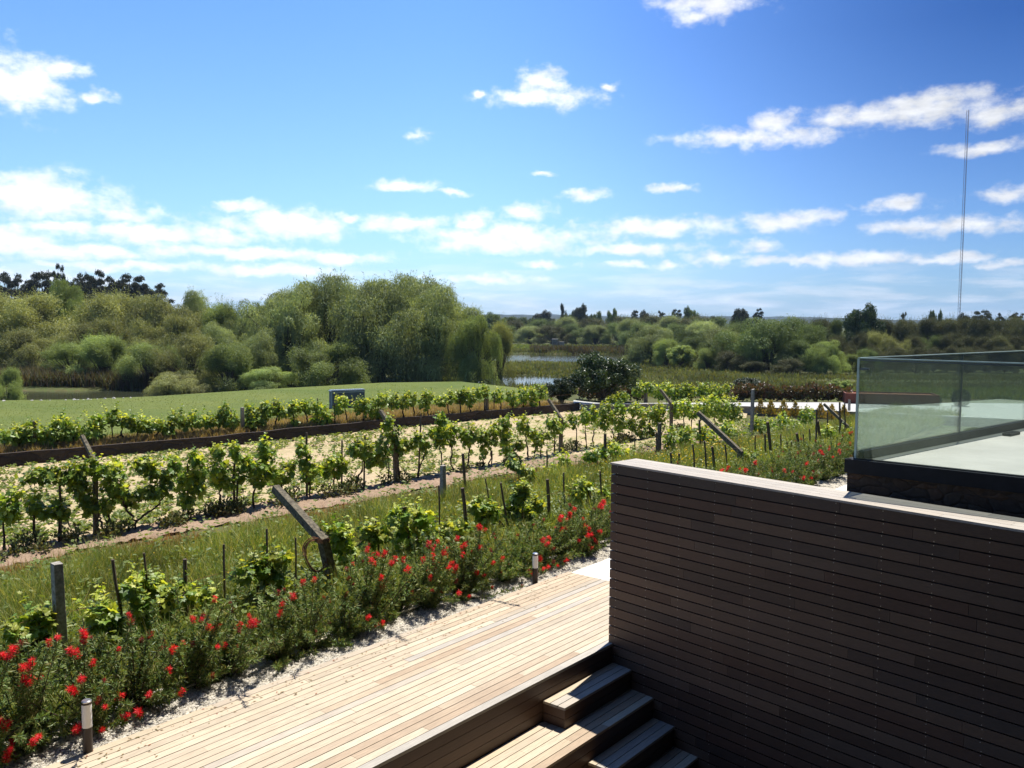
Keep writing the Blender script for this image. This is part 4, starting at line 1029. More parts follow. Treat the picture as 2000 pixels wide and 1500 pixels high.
def vine(row, blobs, trunks, zg, label, group, dens=1.0, T=T_VINE, L=.105, young=.35, seed=0, thick=.30, trad=.022):
    r = np.random.default_rng(seed)
    bx = trunks[0][0][0] if trunks else blobs[0][0]
    by = row.gy(bx, zg); base = row.pt(bx, by); base[2] = zg
    root = empty('grapevine', label, 'grapevine', tuple(base), group)
    a = Acc(); ay = Acc(); sh = MB()
    for (cx, cyy, rx, ry) in blobs:
        big = (1.4 if cx > 1300 else 1.22 if cx > 1200 else 1.0) if row is not ROW3 else 1.16; rx, ry = rx * big, ry * big
        c = row.pt(cx, cyy, r.normal(0, .05)); s = row.px(c)
        A = rx * ry / s / s; ra = np.array([rx / s, thick * min(1.2, .6 + rx / s), ry / s])
        n = int(dens * (A * 640 + 40))
        blob_leaves(r, a, c - base, ra * .92, n, T, L, L * 1.0, .5, row.ax, .25)
        # young shoots standing out of the top
        m = int(dens * 5 + A * 24)
        for _ in range(m):
            q = c - base + row.d * r.uniform(-1, 1) * ra[0] * .9 + row.n * r.normal(0, .1) + EZ * ra[2] * r.uniform(.4, .95)
            dd = nrm(np.array([r.normal(0, .35), r.normal(0, .35), 1.0]) + row.d * r.normal(0, .35)); k = int(r.integers(3, 7)); t = np.arange(k)[:, None] * L * .42
            P = q + dd * t; sh.tube([q - dd * .05, q + dd * k * L * .42], [.004, .002], 3, cap=False)
            th = np.arange(k) * 2.6 + r.uniform(0, 6); sd_ = np.stack([np.cos(th), np.sin(th), np.full(k, .3)], -1)
            l = L * np.linspace(.9, .5, k); V, Fs = inst(T, P, sd_ + r.normal(0, .2, (k, 3)), np.array([0, 0, 1.]) + r.normal(0, .45, (k, 3)), l, l)
            (ay if r.random() < young + .25 else a).add(V, Fs)
        n2 = int(n * (.45 if row is ROW3 else .28)); blob_leaves(r, ay, c - base + EZ * ra[2] * .35, ra * [1, .9, .75], n2, T, L * .9, L * .9, .2, row.ax, .5)
        # canes inside
        for _ in range(3):
            p0 = c - base + row.d * r.uniform(-.7, .7) * ra[0] - EZ * ra[2] * r.uniform(.2, .8); sh.tube(wobble(r, p0, p0 + np.array([r.normal(0, .08), r.normal(0, .08), ra[2] * 1.2]), 4, .02), .006, 4)
    a.build('foliage', L_vine, root); 
    if ay.n: ay.build('young_leaves', L_vine_y, root)
    if not trunks: sh.build('canes', M_trunk, root)
    if trunks:
        tb = sh
        for ti, tr in enumerate(trunks):
            P = [row.pt(x, y) - base for x, y in tr]
            if ti == 0: P[0] = np.array([P[0][0], P[0][1], -.08])
            Q = []
            for p, q in zip(P[:-1], P[1:]): Q += list(wobble(r, p, q, 5, .012)[:-1])
            Q.append(P[-1]); Q = np.array(Q); rr = np.linspace(1.15, .7, len(Q)) * trad * (1 if ti == 0 else .85) * (1 + .18 * r.normal(size=len(Q)))
            tb.tube(Q, rr, 7)
        tb.build('trunk', M_trunk, root, smooth=True)
    return root
V1 = [([(22,850,27,13),(48,862,13,11)],[[(38,884),(38,866)]]), ([(42,857,20,13),(60,842,13,14)],[[(58,885),(60,860)]]), ([(82,862,14,17),(95,842,14,10)],[[(80,884),(82,868)]]), ([(104,862,16,18)],[[(104,882),(103,868)]]),
 ([(128,850,15,21),(118,825,13,11)],[[(129,880),(127,862)]]), ([(142,842,14,16)],[[(146,878),(143,852)]]), ([(180,845,27,19),(190,825,15,12)],[[(181,874),(184,856)]]),
 ([(221,815,9,14),(241,822,18,10),(256,828,8,8)],[[(243,870),(244,856),(237,848),(240,832)],[(237,848),(228,855),(219,855),(218,832)]]), ([(270,830,16,14),(292,835,10,12)],[[(270,866),(269,843)]]),
 ([(309,831,6,5)],[[(294,864),(299,855),(309,845),(311,832)]]), ([(327,838,15,13),(331,850,10,9),(345,816,18,13),(360,828,10,10)],[[(331,863),(332,850)]]), ([(385,820,16,14),(402,824,9,12)],[[(380,856),(374,835),(378,825)]]),
 ([(415,824,8,6),(432,820,8,14)],[[(424,853),(420,846),(412,838),(411,828)],[(423,848),(427,838),(428,828)]]), ([(438,806,8,12),(452,825,16,14)],[[(453,850),(452,835)]]),
 ([(490,810,14,20),(489,828,13,11)],[[(492,846),(490,832)]]), ([(506,822,22,22),(521,801,15,15)],[[(503,844),(504,828)]]), ([(549,806,15,10),(538,798,8,10)],[[(540,842),(538,824),(544,812)]]), ([(575,828,6,12),(570,797,8,8)],[[(575,842),(573,800)]]),
 ([(585,796,16,8),(601,796,17,10)],[[(602,836),(600,820),(597,808),(592,802)]]), ([(626,802,13,11),(622,820,19,11),(641,817,9,9)],[[(628,834),(626,822)]]), ([(670,787,12,10),(660,800,8,8)],[[(679,830),(677,812),(673,796)]]),
 ([(700,795,12,14),(719,796,15,17)],[[(709,826),(710,808)]]), ([(736,804,13,16),(746,782,14,11)],[[(740,824),(738,812)]]), ([(770,786,10,14),(789,786,13,13)],[[(789,818),(787,800),(784,792)]]), ([(803,780,10,12)],[[(810,816),(808,800),(805,788)]]),
 ([(828,788,11,12),(836,775,9,8)],[[(838,812),(836,802),(829,792)]]), ([(860,784,14,9),(880,777,9,9)],[[(877,806),(875,792),(870,786)]]), ([(896,776,7,14),(905,778,6,7)],[[(900,806),(899,790),(896,782)]]), ([(918,781,10,15),(911,770,8,8)],[[(922,804),(917,798),(917,786)]]),
 ([(935,770,10,10),(948,766,9,11)],[[(948,801),(946,790),(947,774)]]), ([(972,774,12,12)],[[(979,796),(978,786),(973,778)]]), ([(998,776,12,11),(1004,786,8,8)],[[(1002,795),(1001,784)]]), ([(1022,776,11,17)],[[(1023,793),(1023,780)]]), ([(1040,771,9,14),(1042,786,9,6)],[[(1038,793),(1040,782)]]), ([(1058,766,9,13)],[[(1054,790),(1053,780),(1057,772)]]),
 ([(1195,780,13,6),(1215,776,15,8)],[[(1205,795),(1205,782)]]), ([(1247,763,13,12),(1268,760,14,10)],[[(1255,792),(1256,770)]]), ([(1288,768,12,11),(1304,764,11,12)],[[(1290,792),(1292,772)]]), ([(1323,770,13,12),(1345,767,14,13)],[[(1330,793),(1332,775)]]), ([(1374,766,14,13),(1398,771,16,15)],[[(1380,794),(1382,775)]]), ([(1424,774,15,17),(1438,786,9,18)],[[(1425,798),(1426,780)]])]
V2 = [([(15,985,25,21),(20,1006,18,12)],[[(5,1042),(6,1010)]]), ([(67,990,13,21),(84,1004,5,4)],[[(70,1046),(67,1000)]]), ([(112,995,15,15),(122,1004,10,8)],[[(117,1052),(113,1002)]]),
 ([(72,935,30,9),(92,922,20,10),(118,932,14,9),(145,925,20,15),(165,915,23,17),(150,945,17,16),(165,970,17,25),(176,990,12,14)],[[(203,1035),(199,1020),(193,1005),(180,985)]]),
 ([(200,920,24,15),(225,925,20,17),(215,950,20,18),(206,990,14,17),(236,962,9,13)],[[(210,1034),(208,1000)]]),
 ([(252,978,12,12),(278,966,17,9),(300,962,14,10),(298,918,22,18),(320,945,17,22),(275,908,14,10)],[[(265,1036),(266,1018),(250,1000),(240,985),(236,970),(243,962),(254,948)],[(266,1018),(285,1004),(305,990),(317,975),(318,958)]]),
 ([(338,912,15,18),(360,940,21,23),(365,975,19,18),(386,922,17,19),(386,955,13,17),(380,896,9,8)],[[(366,1010),(369,996),(376,984)]]),
 ([(425,915,21,20),(430,936,21,15),(447,945,14,13),(425,884,7,10)],[[(430,1000),(429,975),(431,950)]]), ([(457,886,5,19),(468,930,10,14)],[[(462,996),(464,940)]]),
 ([(480,905,15,16),(500,915,23,23),(520,890,17,19),(525,925,13,15),(514,873,6,8),(505,940,19,9)],[[(496,980),(496,960),(499,942)]]), ([(558,925,15,21),(540,930,8,12),(566,911,7,7)],[[(551,960),(550,948),(553,938)]]),
 ([(595,900,11,19),(601,925,13,24),(616,918,13,9),(590,880,8,9)],[[(607,974),(606,950),(603,935)]]), ([(635,920,11,12),(655,921,9,9),(668,910,7,17),(651,901,9,7)],[[(650,966),(654,930)]]),
 ([(692,876,15,17),(712,880,19,17),(725,900,11,12)],[[(693,950),(700,930),(707,920),(710,898)]]), ([(750,870,23,19),(745,898,15,15),(757,828,8,10)],[[(757,944),(760,915),(757,890)]]), ([(768,852,15,15),(778,876,18,13),(792,870,10,11)],[[(779,946),(778,900),(777,882)]]),
 ([(812,861,11,13),(828,870,8,19)],[[(814,934),(820,910),(825,900),(831,882)]]), ([(850,850,15,13),(868,845,14,17),(858,865,13,9),(861,821,7,8)],[[(864,910),(862,890),(860,870)]]), ([(881,856,7,20),(886,838,8,8)],[[(889,932),(885,915),(880,898),(883,885),(880,868)]]),
 ([(905,851,11,12),(915,860,11,19),(926,848,9,9)],[[(912,922),(915,900),(917,872)]]), ([(940,851,13,13),(944,872,7,24)],[[(944,916),(944,894)]]), ([(959,856,11,20),(966,838,8,9)],[[(955,916),(954,905),(960,895),(958,876)]]),
 ([(985,826,15,13),(986,850,15,17),(990,876,14,18)],[[(989,916),(988,892)]]), ([(1013,870,8,6)],[[(1003,912),(1004,880),(1010,872)]]), ([(1022,831,15,15),(1036,846,11,9)],[[(1032,912),(1031,880),(1027,860),(1026,846)]]), ([(1050,861,13,15),(1066,851,9,8)],[[(1043,902),(1044,885),(1047,870)],[(1057,900),(1055,876)]]),
 ([(1075,826,15,11),(1086,836,17,13),(1101,830,9,8)],[[(1083,892),(1083,848)]]), ([(1120,823,13,12)],[[(1127,886),(1126,835)]]), ([(1141,816,13,15)],[[(1145,882),(1144,850),(1143,830)]]), ([(1160,812,13,18)],[[(1159,880),(1157,860),(1161,838)]]),
 ([(1182,806,15,17),(1180,828,14,13),(1197,817,10,11)],[[(1198,868),(1199,850),(1193,838)]]), ([(1212,825,11,20),(1210,800,11,10)],[[(1206,868),(1208,846)]]), ([(1232,832,10,10),(1240,802,13,11),(1255,813,11,13)],[[(1233,864),(1234,845),(1242,826)]]), ([(1250,841,9,11),(1268,842,11,11)],[[(1257,862),(1258,848)]]),
 ([(1275,806,13,11),(1290,801,12,10),(1286,820,13,11)],[[(1291,857),(1295,840),(1300,825)]]), ([(1320,801,12,13),(1336,796,12,13)],[[(1336,848),(1335,812)]]), ([(1352,806,13,11),(1372,800,15,15)],[[(1350,846),(1352,815)]]), ([(1391,796,16,18),(1410,801,16,18)],[[(1395,842),(1396,812)]]), ([(1430,802,14,19),(1440,815,9,12)],[[(1432,838),(1431,816)]])]
VM = [([(1005,910,15,14),(1030,925,14,11)],[[(1010,952),(1012,925)]]), ([(1075,918,10,8),(1100,905,18,19)],[[(1102,940),(1102,915)]]), ([(1155,890,18,11),(1180,882,18,13)],[[(1165,925),(1165,898)]]), ([(1200,882,17,14),(1225,891,14,9)],[[(1210,918),(1208,890)]]),
 ([(1310,861,13,17),(1338,851,15,11)],[[(1322,890),(1324,866)]]), ([(1345,866,12,8),(1370,846,14,11)],[[(1356,884),(1358,858)]]), ([(1392,855,12,9),(1420,841,15,11)],[[(1400,876),(1402,856)]]), ([(1440,850,12,8),(1478,831,14,11)],[[(1470,866),(1472,840)]]), ([(1502,836,13,11),(1530,826,14,11)],[[(1510,860),(1512,842)]]), ([(1575,816,15,15),(1552,832,10,8)],[[(1566,850),(1570,826)]])]
V3 = [([(80,1220,24,15),(66,1212,14,8),(30,1236,14,10)],[[(48,1345),(42,1275),(75,1251),(95,1240)]]), ([(200,1200,18,14),(185,1216,12,10),(226,1220,13,9)],[[(160,1330),(170,1262),(210,1236),(245,1215)]]),
 ([(262,1150,22,14),(296,1148,26,14),(318,1185,32,22),(350,1165,26,15),(308,1225,20,18),(395,1172,22,11),(330,1248,11,13),(278,1195,18,16)],[[(425,1296),(418,1220),(400,1198),(372,1186),(330,1188),(270,1205)]]),
 ([(505,1110,24,11),(540,1096,26,13),(530,1128,20,17),(552,1150,14,11),(478,1124,14,8)],[[(450,1280),(460,1215),(482,1172),(505,1145)]]), ([(664,1056,16,16),(678,1078,11,19),(655,1042,10,8)],[[(700,1180),(698,1110),(682,1085)]]),
 ([(720,1050,18,17),(745,1046,13,11)],[[(755,1140),(756,1100),(760,1068)]]), ([(778,1011,18,14),(790,1045,22,20),(822,1015,18,13),(808,1068,12,22)],[[(808,1130),(806,1105),(800,1085),(790,1066)]]), ([(842,1046,16,11),(870,1036,15,9),(900,1036,14,9)],[[(834,1140),(832,1110),(834,1085),(850,1068)]]),
 ([(930,992,13,9),(942,1012,12,10),(960,1000,9,13)],[[(992,1062),(985,1030),(970,1015),(950,1008)]]), ([(1010,976,8,13),(1000,1000,13,9),(1030,1005,11,8),(1046,986,9,8),(1020,961,6,12)],[[(1020,1060),(1020,1030),(1016,1002)]]), ([(1125,966,11,17),(1140,951,11,8)],[[(1130,1020),(1128,980)]]),
 ([(1525,886,13,8),(1460,893,6,6)],[[(1500,912),(1505,892)]]), ([(1615,848,14,11),(1632,862,20,14),(1652,850,12,12)],[[(1630,885),(1630,865)]]), ([(1178,972,6,8),(1190,985,8,10)],[[(1190,1005),(1188,985)]])]
sp1 = {7: 'far row grapevine with a zigzag trunk in front of the lawn', 9: 'nearly leafless crooked vine stub in the far row on the low wall', 12: 'far row grapevine with a forked bare trunk left of the concrete post', 15: 'bulky leafy far row grapevine right of the concrete post', 18: 'far row grapevine with spreading arms left of the blue grey cabinet', 20: 'far row grapevine standing in front of the blue grey cabinet'}
sp2 = {1: 'dark hanging leaf clump near the left edge in the middle row', 3: 'long armed grapevine reaching left from the leftmost bent post', 5: 'middle row grapevine with a bare V shaped trunk', 14: 'leafy middle row grapevine on the second bent post from the left', 13: 'middle row grapevine with a leaning trunk beside a thin stake', 0: 'bright grapevine cut by the left photo edge in the middle row'}
for k, (b, t) in enumerate(V1): vine(ROW1, b, t, .16, sp1.get(k, ORD(k) + ' grapevine from the left in the far row on the low wall'), 'grapevines of the far row', 1.0, T_LEAF, .13, seed=200 + k, thick=.28, trad=.026)
for k, (b, t) in enumerate(V2): vine(ROW2, b, t, -.11, sp2.get(k, ORD(k) + ' grapevine from the left in the middle row above the earth track'), 'grapevines of the middle row', 1.0, T_VINE, .115, seed=300 + k, thick=.28)
for k, (b, t) in enumerate(VM): vine(ROWM, b, t, -.11, ORD(k) + ' young grapevine from the left in the grassy row behind the timber wall', 'young vines in the grass', .9, T_VINE, .115, seed=400 + k, thick=.3, trad=.016)
sp3 = ['small vine left of the upright concrete post at lower left', 'low vine arm right of the upright concrete post at lower left', 'large vine with big leaves on a long bent arm at lower left', 'bright green vine just left of the near bent post', 'vine clinging to the right side of the near bent post', 'pale leafed vine between the near bent post and the thick stake', 'densest vine of the nearest row behind the red flowers', 'low vine with a dark forked trunk above the red flowers', 'sparse vine behind the far bollard light', 'light sprawling vine with tall pale shoots behind the bollard light', 'vine on the leaning post left of the timber wall', 'tiny low vine in the grass behind the timber wall', 'dark leafy vine beside the glass corner above red flowers', 'small vine leaves beside the left end of the timber wall']
for k, (b, t) in enumerate(V3): vine(ROW3, b, t, -.11, sp3[k], 'grapevines of the nearest row', 1.2, T_VINE, .115, seed=500 + k, thick=.22, trad=.03)

# posts
def post_straight(row, x, yb, yt, wpx, mat, label, zg=-.1, lean=0.0, group='upright vineyard posts'):
    b = row.pt(x, row.gy(x, zg)); b[2] = zg; t = row.pt(x, yt); h = t[2] - zg; s = row.px(b); w = wpx * .74 / s / 2
    m = MB(); c = b + EZ * h / 2; r = np.random.default_rng(int(x))
    n = 6
    for k in range(1):
        pass
    V = []; d, nn = row.d, row.n
    for k in range(n + 1):
        z = -.1 + (h + .1) * k / n; ww = w * (1 - .12 * k / n) * (1 + r.normal(0, .02))
        for sx, sy in ((-1, -1), (1, -1), (1, 1), (-1, 1)): V.append(b + d * (sx * ww + lean * z) + nn * sy * ww + EZ * (z + (r.normal(0, .012) if k == n else 0)))
    Fc = [(k * 4 + i, k * 4 + (i + 1) % 4, (k + 1) * 4 + (i + 1) % 4, (k + 1) * 4 + i) for k in range(n) for i in range(4)] + [(3, 2, 1, 0), (n * 4, n * 4 + 1, n * 4 + 2, n * 4 + 3)]
    m.add(V, Fc); o = m.build('concrete_post', mat, origin=tuple(b), bevel=.006); tag(o, label, 'post', group); return o
post_straight(ROW3, 122, 1313, 1097, 27, M_conc, 'pale square concrete post standing upright at lower left', lean=-.02)
post_straight(ROWM, 865, 985, 909, 13, M_conc, 'short mossy concrete post at the edge of the earth track')
post_straight(ROWM, 1287, 876, 826, 9, M_concd, 'thin dark post among the vines behind the timber wall')
post_straight(ROW1, 69, 885, 822, 8, M_concd, 'concrete post at the left end of the far row', zg=.16)
post_straight(ROW1, 474, 862, 796, 9, M_conc, 'concrete post on the low wall left of the cabinet', zg=.16)
post_straight(ROW1, 951, 800, 767, 7, M_concd, 'concrete post on the low wall near the orange trees', zg=.16)
post_straight(ROW1, 1261, 795, 766, 8, M_concd, 'dark post in the leafy end of the far row', zg=-.1)
post_straight(ROWM, 1468, 845, 760, 8, M_conc, 'straight tall concrete post in front of the drive')
post_straight(ROWM, 1658, 830, 781, 6, M_conc, 'slim concrete post beside the red planter')
post_straight(ROW3, 1151, 1010, 952, 12, M_concd, 'leaning dark post left of the timber wall', lean=-.08)
def post_bent(row, x, knee, tip, wpx, mat, label, zg=-.1, tipn=None):
    """vertical shaft then an arm that leans away across the rows"""
    b = row.pt(x, row.gy(x, zg)); b[2] = zg; k = row.pt(*knee)
    # tip lies in the plane through the knee perpendicular to the row
    d = ray(*tip); t = np.dot(k - CAM, row.d) / np.dot(d, row.d); tp = CAM + d * t
    s = row.px(k); w = wpx * .68 / s / 2
    path = [b - EZ * .12, b * .5 + k * .5, k, k + (tp - k) * .5, tp]
    V = []; m = MB()
    ns = [nrm(k - b), nrm(k - b), nrm(nrm(k - b) + nrm(tp - k)), nrm(tp - k), nrm(tp - k)]
    sc = [1.05, 1, 1.02, .92, .85]
    for p, T, q in zip(path, ns, sc):
        sd_ = nrm(row.d - T * np.dot(row.d, T)); up = np.cross(sd_, T)
        for sx, sy in ((-1, -1), (1, -1), (1, 1), (-1, 1)): V.append(p + sd_ * sx * w * q + up * sy * w * q)
    Fc = [(j * 4 + i, j * 4 + (i + 1) % 4, (j + 1) * 4 + (i + 1) % 4, (j + 1) * 4 + i) for j in range(4) for i in range(4)] + [(3, 2, 1, 0), (16, 17, 18, 19)]
    m.add(V, Fc); o = m.build('bent_post', mat, origin=tuple(b), bevel=.006); tag(o, label, 'post', 'bent concrete vine posts'); return b, k, tp
B3 = post_bent(ROW3, 655, (631, 1055), (537, 953), 26, M_concd, 'near bent concrete post with a coil of rusty wire')
post_bent(ROW3, 1445, (1446, 883), (1363, 806), 14, M_concd, 'bent dark post just behind the timber wall top')
post_bent(ROW2, 187, (186, 903), (160, 851), 12, M_concd, 'leftmost bent post of the middle row with yellow lichen')
post_bent(ROW2, 774, (770, 842), (743, 802), 11, M_concd, 'bent post hidden in leaves, second in the middle row')
post_bent(ROW2, 1095, (1096, 818), (1071, 780), 9, M_concd, 'third bent post of the middle row near the orange trees')
post_bent(ROW2, 1311, (1311, 789), (1290, 761), 8, M_concd, 'fourth bent post of the middle row at its leafy end')
post_bent(ROW3, 1655, (1655, 832), (1609, 789), 8, M_concd, 'bent post beside the glass corner')
post_bent(ROW2, 1446, (1448, 806), (1462, 795), 3, M_concd, 'thin leaning strut left of the straight post') if False else None
def coil():
    k = B3[1]; c = k + np.array([-.09, -.10, -.20]); m = MB(); r = np.random.default_rng(4)
    for j in range(9):
        R = .24 + r.normal(0, .018); tl = r.normal(0, .10, 2); th = np.linspace(0, 2 * math.pi, 29); ax = nrm(ROW3.d + np.array([0, 0, tl[0]])); bx = nrm(EZ + ROW3.n * (tl[1] + .35))
        P = c + r.normal(0, .012, 3) + ax * np.cos(th)[:, None] * R * .72 + bx * np.sin(th)[:, None] * R + ROW3.n * .02 * np.sin(3 * th)[:, None]
        m.tube(P, .005, 4, cap=False)
    for j in range(6):
        th = np.linspace(0, 2 * math.pi, 15); P = k + EZ * (-.02 + j * .012) + (ROW3.d * np.cos(th)[:, None] + ROW3.n * np.sin(th)[:, None]) * .105; m.tube(P, .003, 4, cap=False)
    o = m.build('wire_coil', M_wire, origin=tuple(c)); tag(o, 'loose coil of rusty wire hanging on the near bent post', 'wire coil')
coil()
# stakes
def stakes(row, lst, zg, cat_label, group):
    for k, (xb, xt, yt, w) in enumerate(lst):
        b = row.pt(xb, row.gy(xb, zg)); b[2] = zg; t = row.pt(xt, yt); s = row.px(b); r = np.random.default_rng(k + int(xb)); m = MB()
        m.tube(np.concatenate([[b - EZ * .05], wobble(r, b, t, 5, .006)]), np.linspace(1, .85, 6) * w / s / 2, 6)
        o = m.build('wooden_stake', M_stake, origin=tuple(b)); tag(o, (ORD(k) + ' ' + ('stout' if w > 6 else 'thin') + ' stake from the left ' + cat_label), 'stake', group)
stakes(ROW3, [(250, 220, 1093, 7), (308, 281, 1080, 5), (366, 361, 1092, 9), (439, 437, 1063, 5), (524, 521, 1033, 5), (578, 577, 1050, 4), (702, 681, 1019, 5), (745, 733, 1013, 4), (806, 789, 990, 8), (816, 813, 985, 3), (859, 857, 948, 4), (916, 903, 953, 9), (970, 948, 935, 3), (996, 978, 943, 5), (1021, 1018, 958, 4), (1074, 1069, 936, 8), (1103, 1101, 923, 4), (1176, 1172, 920, 4),
 (1316, 1310, 884, 5), (1328, 1326, 886, 5), (1359, 1353, 868, 4), (1382, 1376, 861, 4), (1398, 1391, 872, 6), (1424, 1416, 868, 4), (1476, 1475, 850, 3), (1495, 1494, 848, 4), (1508, 1499, 824, 7), (1526, 1525, 848, 3), (1538, 1537, 862, 3), (1549, 1546, 862, 3), (1564, 1556, 846, 6), (1573, 1569, 848, 3), (1583, 1581, 838, 3), (1594, 1595, 800, 4), (1605, 1597, 822, 6), (1616, 1616, 805, 3), (1641, 1640, 786, 4), (1650, 1650, 786, 3)], -.12, 'in the nearest vine row', 'stakes of the nearest row')
stakes(ROWM, [(910, 904, 886, 7), (1068, 1068, 880, 4), (1183, 1182, 847, 7), (1240, 1240, 850, 3), (1282, 1282, 845, 3), (1368, 1366, 820, 5)], -.12, 'in the grassy row behind', 'stakes of the grassy row')
stakes(ROW2, [(119, 117, 915, 5), (367, 366, 905, 3), (457, 458, 905, 5), (599, 599, 845, 5), (667, 668, 860, 4), (711, 713, 850, 4), (817, 822, 816, 4), (960, 961, 880, 3), (1003, 1003, 868, 3), (1268, 1269, 812, 3)], -.12, 'in the middle vine row', 'stakes of the middle row')
stakes(ROW1, [(8, 8, 862, 2.5), (361, 361, 850, 4), (452, 451, 800, 2.5), (620, 620, 778, 2.5), (655, 652, 790, 3), (965, 965, 770, 2)], .1, 'in the far vine row', 'stakes of the far row')
def wires():
    m = MB()
    for row, xs, y in ((ROW3, (-60, 1700), None), (ROW2, (-100, 1460), None), (ROW1, (-100, 1460), None)):
        for h in ((.72,) if row is ROW3 else (.85, 1.2) if row is ROW2 else (.75,)):
            a = row.pt(xs[0], row.gy(xs[0], -.1)); b = row.pt(xs[1], row.gy(xs[1], -.1)); a[2] = b[2] = h - .1
            o = MB(); t = np.linspace(0, 1, 40)[:, None]; P = a * (1 - t) + b * t; P[:, 2] += -.03 * np.abs(np.sin(np.linspace(0, 30, 40)))
            o.tube(P, .0022, 4); ob = o.build('trellis_wire', M_wire, origin=tuple(a))
            nm = {id(ROW3): 'nearest', id(ROW2): 'middle', id(ROW1): 'far'}[id(row)]
            tag(ob, ('upper ' if h > 1 else 'lower ' if row is ROW2 else 'single ') + 'thin trellis wire strung along the %s vine row' % nm, 'wire', 'trellis wires')
wires()

# ------------------------------------------------------------------ grass, weeds, flowers
def scatter_blades(name, P, hgt, wid, mat, label, seed, lean=.25, cat='grass', T=T_BLADE):
    r = np.random.default_rng(seed); n = len(P)
    A = np.stack([r.normal(0, lean, n), r.normal(0, lean, n), np.ones(n)], -1); N = np.stack([r.normal(size=n), r.normal(size=n), np.full(n, .1)], -1)
    V, Fs = inst(T, P, A, N, hgt, wid); o = mesh_np(name, V, Fs, mat); tag(o, label, cat, kind='stuff'); return o
def near_far_v(u):
    """v of the near edge of the earth track for a given u"""
    q = np.array([uv(p) for p in P_near]); return np.interp(u, q[:, 0], q[:, 1])
def grass():
    r = np.random.default_rng(12)
    n = 330000; u = 1.0 + 40 * r.random(n) ** 1.35; v = r.uniform(8.55, 16.4, n); far = near_far_v(u)
    # patchy density
    dens = .55 + .45 * np.sin(u * 1.3 + 2 * np.sin(v * .9)) * np.sin(v * 1.7 + u * .4)
    keep = (v < far - .45 + r.normal(0, .12, n)) & (r.random(n) < dens + .35); u, v = u[keep], v[keep]; n = len(u)
    P = EU * u[:, None] + EV * v[:, None]; P[:, 2] = -.13
    edge = np.clip((near_far_v(u) - .25 - v) / 1.5, .15, 1)
    h = r.uniform(.20, .58, n) * edge * (1 + .5 * np.sin(u * 2.1 + v) * np.sin(v * 2.9)); h = np.clip(h, .05, .75)
    w = np.clip(.0055 + .0006 * (u), .006, .018)
    scatter_blades('tall_grass', P, h, w, L_grass, 'tall uncut green and yellow grass between the vines and bottlebrushes', 1, .38)
    # seed heads / reddish sorrel toward the track
    n = 17000; u = 1.0 + 30 * r.random(n) ** 1.3; v = near_far_v(u) - np.abs(r.normal(0, .55, n)) - .30
    pat = np.sin(u * 1.9) * np.sin(u * .73 + 1) + r.normal(0, .5, n); k = (pat > -.2) & (v > 9); u, v = u[k], v[k]
    P = EU * u[:, None] + EV * v[:, None]; P[:, 2] = -.12; scatter_blades('red_sorrel', P, r.uniform(.08, .24, len(u)), .008 + .0004 * u, L_redg, 'reddish sorrel and dry grass along the edge of the earth track', 2, .2)
    # dry grass under far row
    n = 42000; x = r.uniform(-60, 1170, n); t = r.random(n); lx = np.interp(x, [0, 470, 800, 1130], [912, 868, 833, 802])
    a = np.array([[p[0], p[1]] for p in lw_pts[:5]]); b = np.array([[p[0], p[1]] for p in VERGE[:5]])
    s = r.random(n) * 3.999; i = s.astype(int); f = (s - i)[:, None]
    q = (a[i] * (1 - f) + a[i + 1] * f + [0, .3]) * (1 - t[:, None] ** 1.3) + (b[i] * (1 - f) + b[i + 1] * f) * t[:, None] ** 1.3
    P = np.concatenate([q, height(q[:, 0], q[:, 1])[:, None]], 1); scatter_blades('dry_grass', P, r.uniform(.08, .30, n), .022, L_dryg, 'dry straw coloured grass under the far vine row', 3, .3)
    # ragged seam of the lawn
    n = 16000; s = r.random(n) * 4.999; i = s.astype(int); f = (s - i)[:, None]; bb = np.array([[p[0], p[1]] for p in VERGE[:6]])
    q = bb[i] * (1 - f) + bb[i + 1] * f + np.stack([0 * s, r.normal(.4, .6, n)], -1); P = np.concatenate([q, height(q[:, 0], q[:, 1])[:, None]], 1)
    scatter_blades('verge_grass', P, r.uniform(.05, .22, n), .03, L_weed, 'short green grass fringe where the lawn meets the dry verge', 4, .4)
    n = 20000; s = r.random(n) * 4.999; i = s.astype(int); f = (s - i)[:, None]; t = (r.random(n) ** .8)[:, None]
    ee = np.stack([np.interp(bb[:, 0] * 1.0, EX, EX), np.interp(bb[:, 0], EX, EY)], -1); e2 = np.stack([EX[:6], EY[:6]], -1)
    q = (bb[i] * (1 - f) + bb[i + 1] * f) * (1 - t) + (e2[i] * (1 - f) + e2[np.minimum(i + 1, 5)] * f) * t
    P = np.concatenate([q, height(q[:, 0], q[:, 1])[:, None] + .03], 1); scatter_blades('lawn_blades', P, r.uniform(.015, .05, n), .03, L_lawn, 'short uneven grass blades over the mown lawn', 14, .5)
    # flat field on the right: reeds, grass
    n = 60000; x = r.uniform(1215, 2050, n); Yd = r.uniform(49, 84, n); X = (x - 1000) / F * Yd; P = np.stack([X, Yd, height(X, Yd)], -1)
    k = pond_in(X, Yd) > 1.0; band = np.sin(Yd * .55 + .05 * X) ; k &= (band + r.normal(0, .5, n) > -.2); P = P[k]; n = len(P)
    scatter_blades('rough_field_grass', P, r.uniform(.12, .42, n), .07, L_bank, 'rusty brown and green rough grass in the flat field before the right bank', 5, .3)
    n = 26000; x = r.uniform(1215, 2080, n); Yd = r.uniform(47, 62, n); X = (x - 1000) / F * Yd; P = np.stack([X, Yd, height(X, Yd)], -1)
    scatter_blades('field_grass', P, r.uniform(.15, .4, n), .07, L_weed, 'green grass strip in the field behind the red hedge', 6, .4)
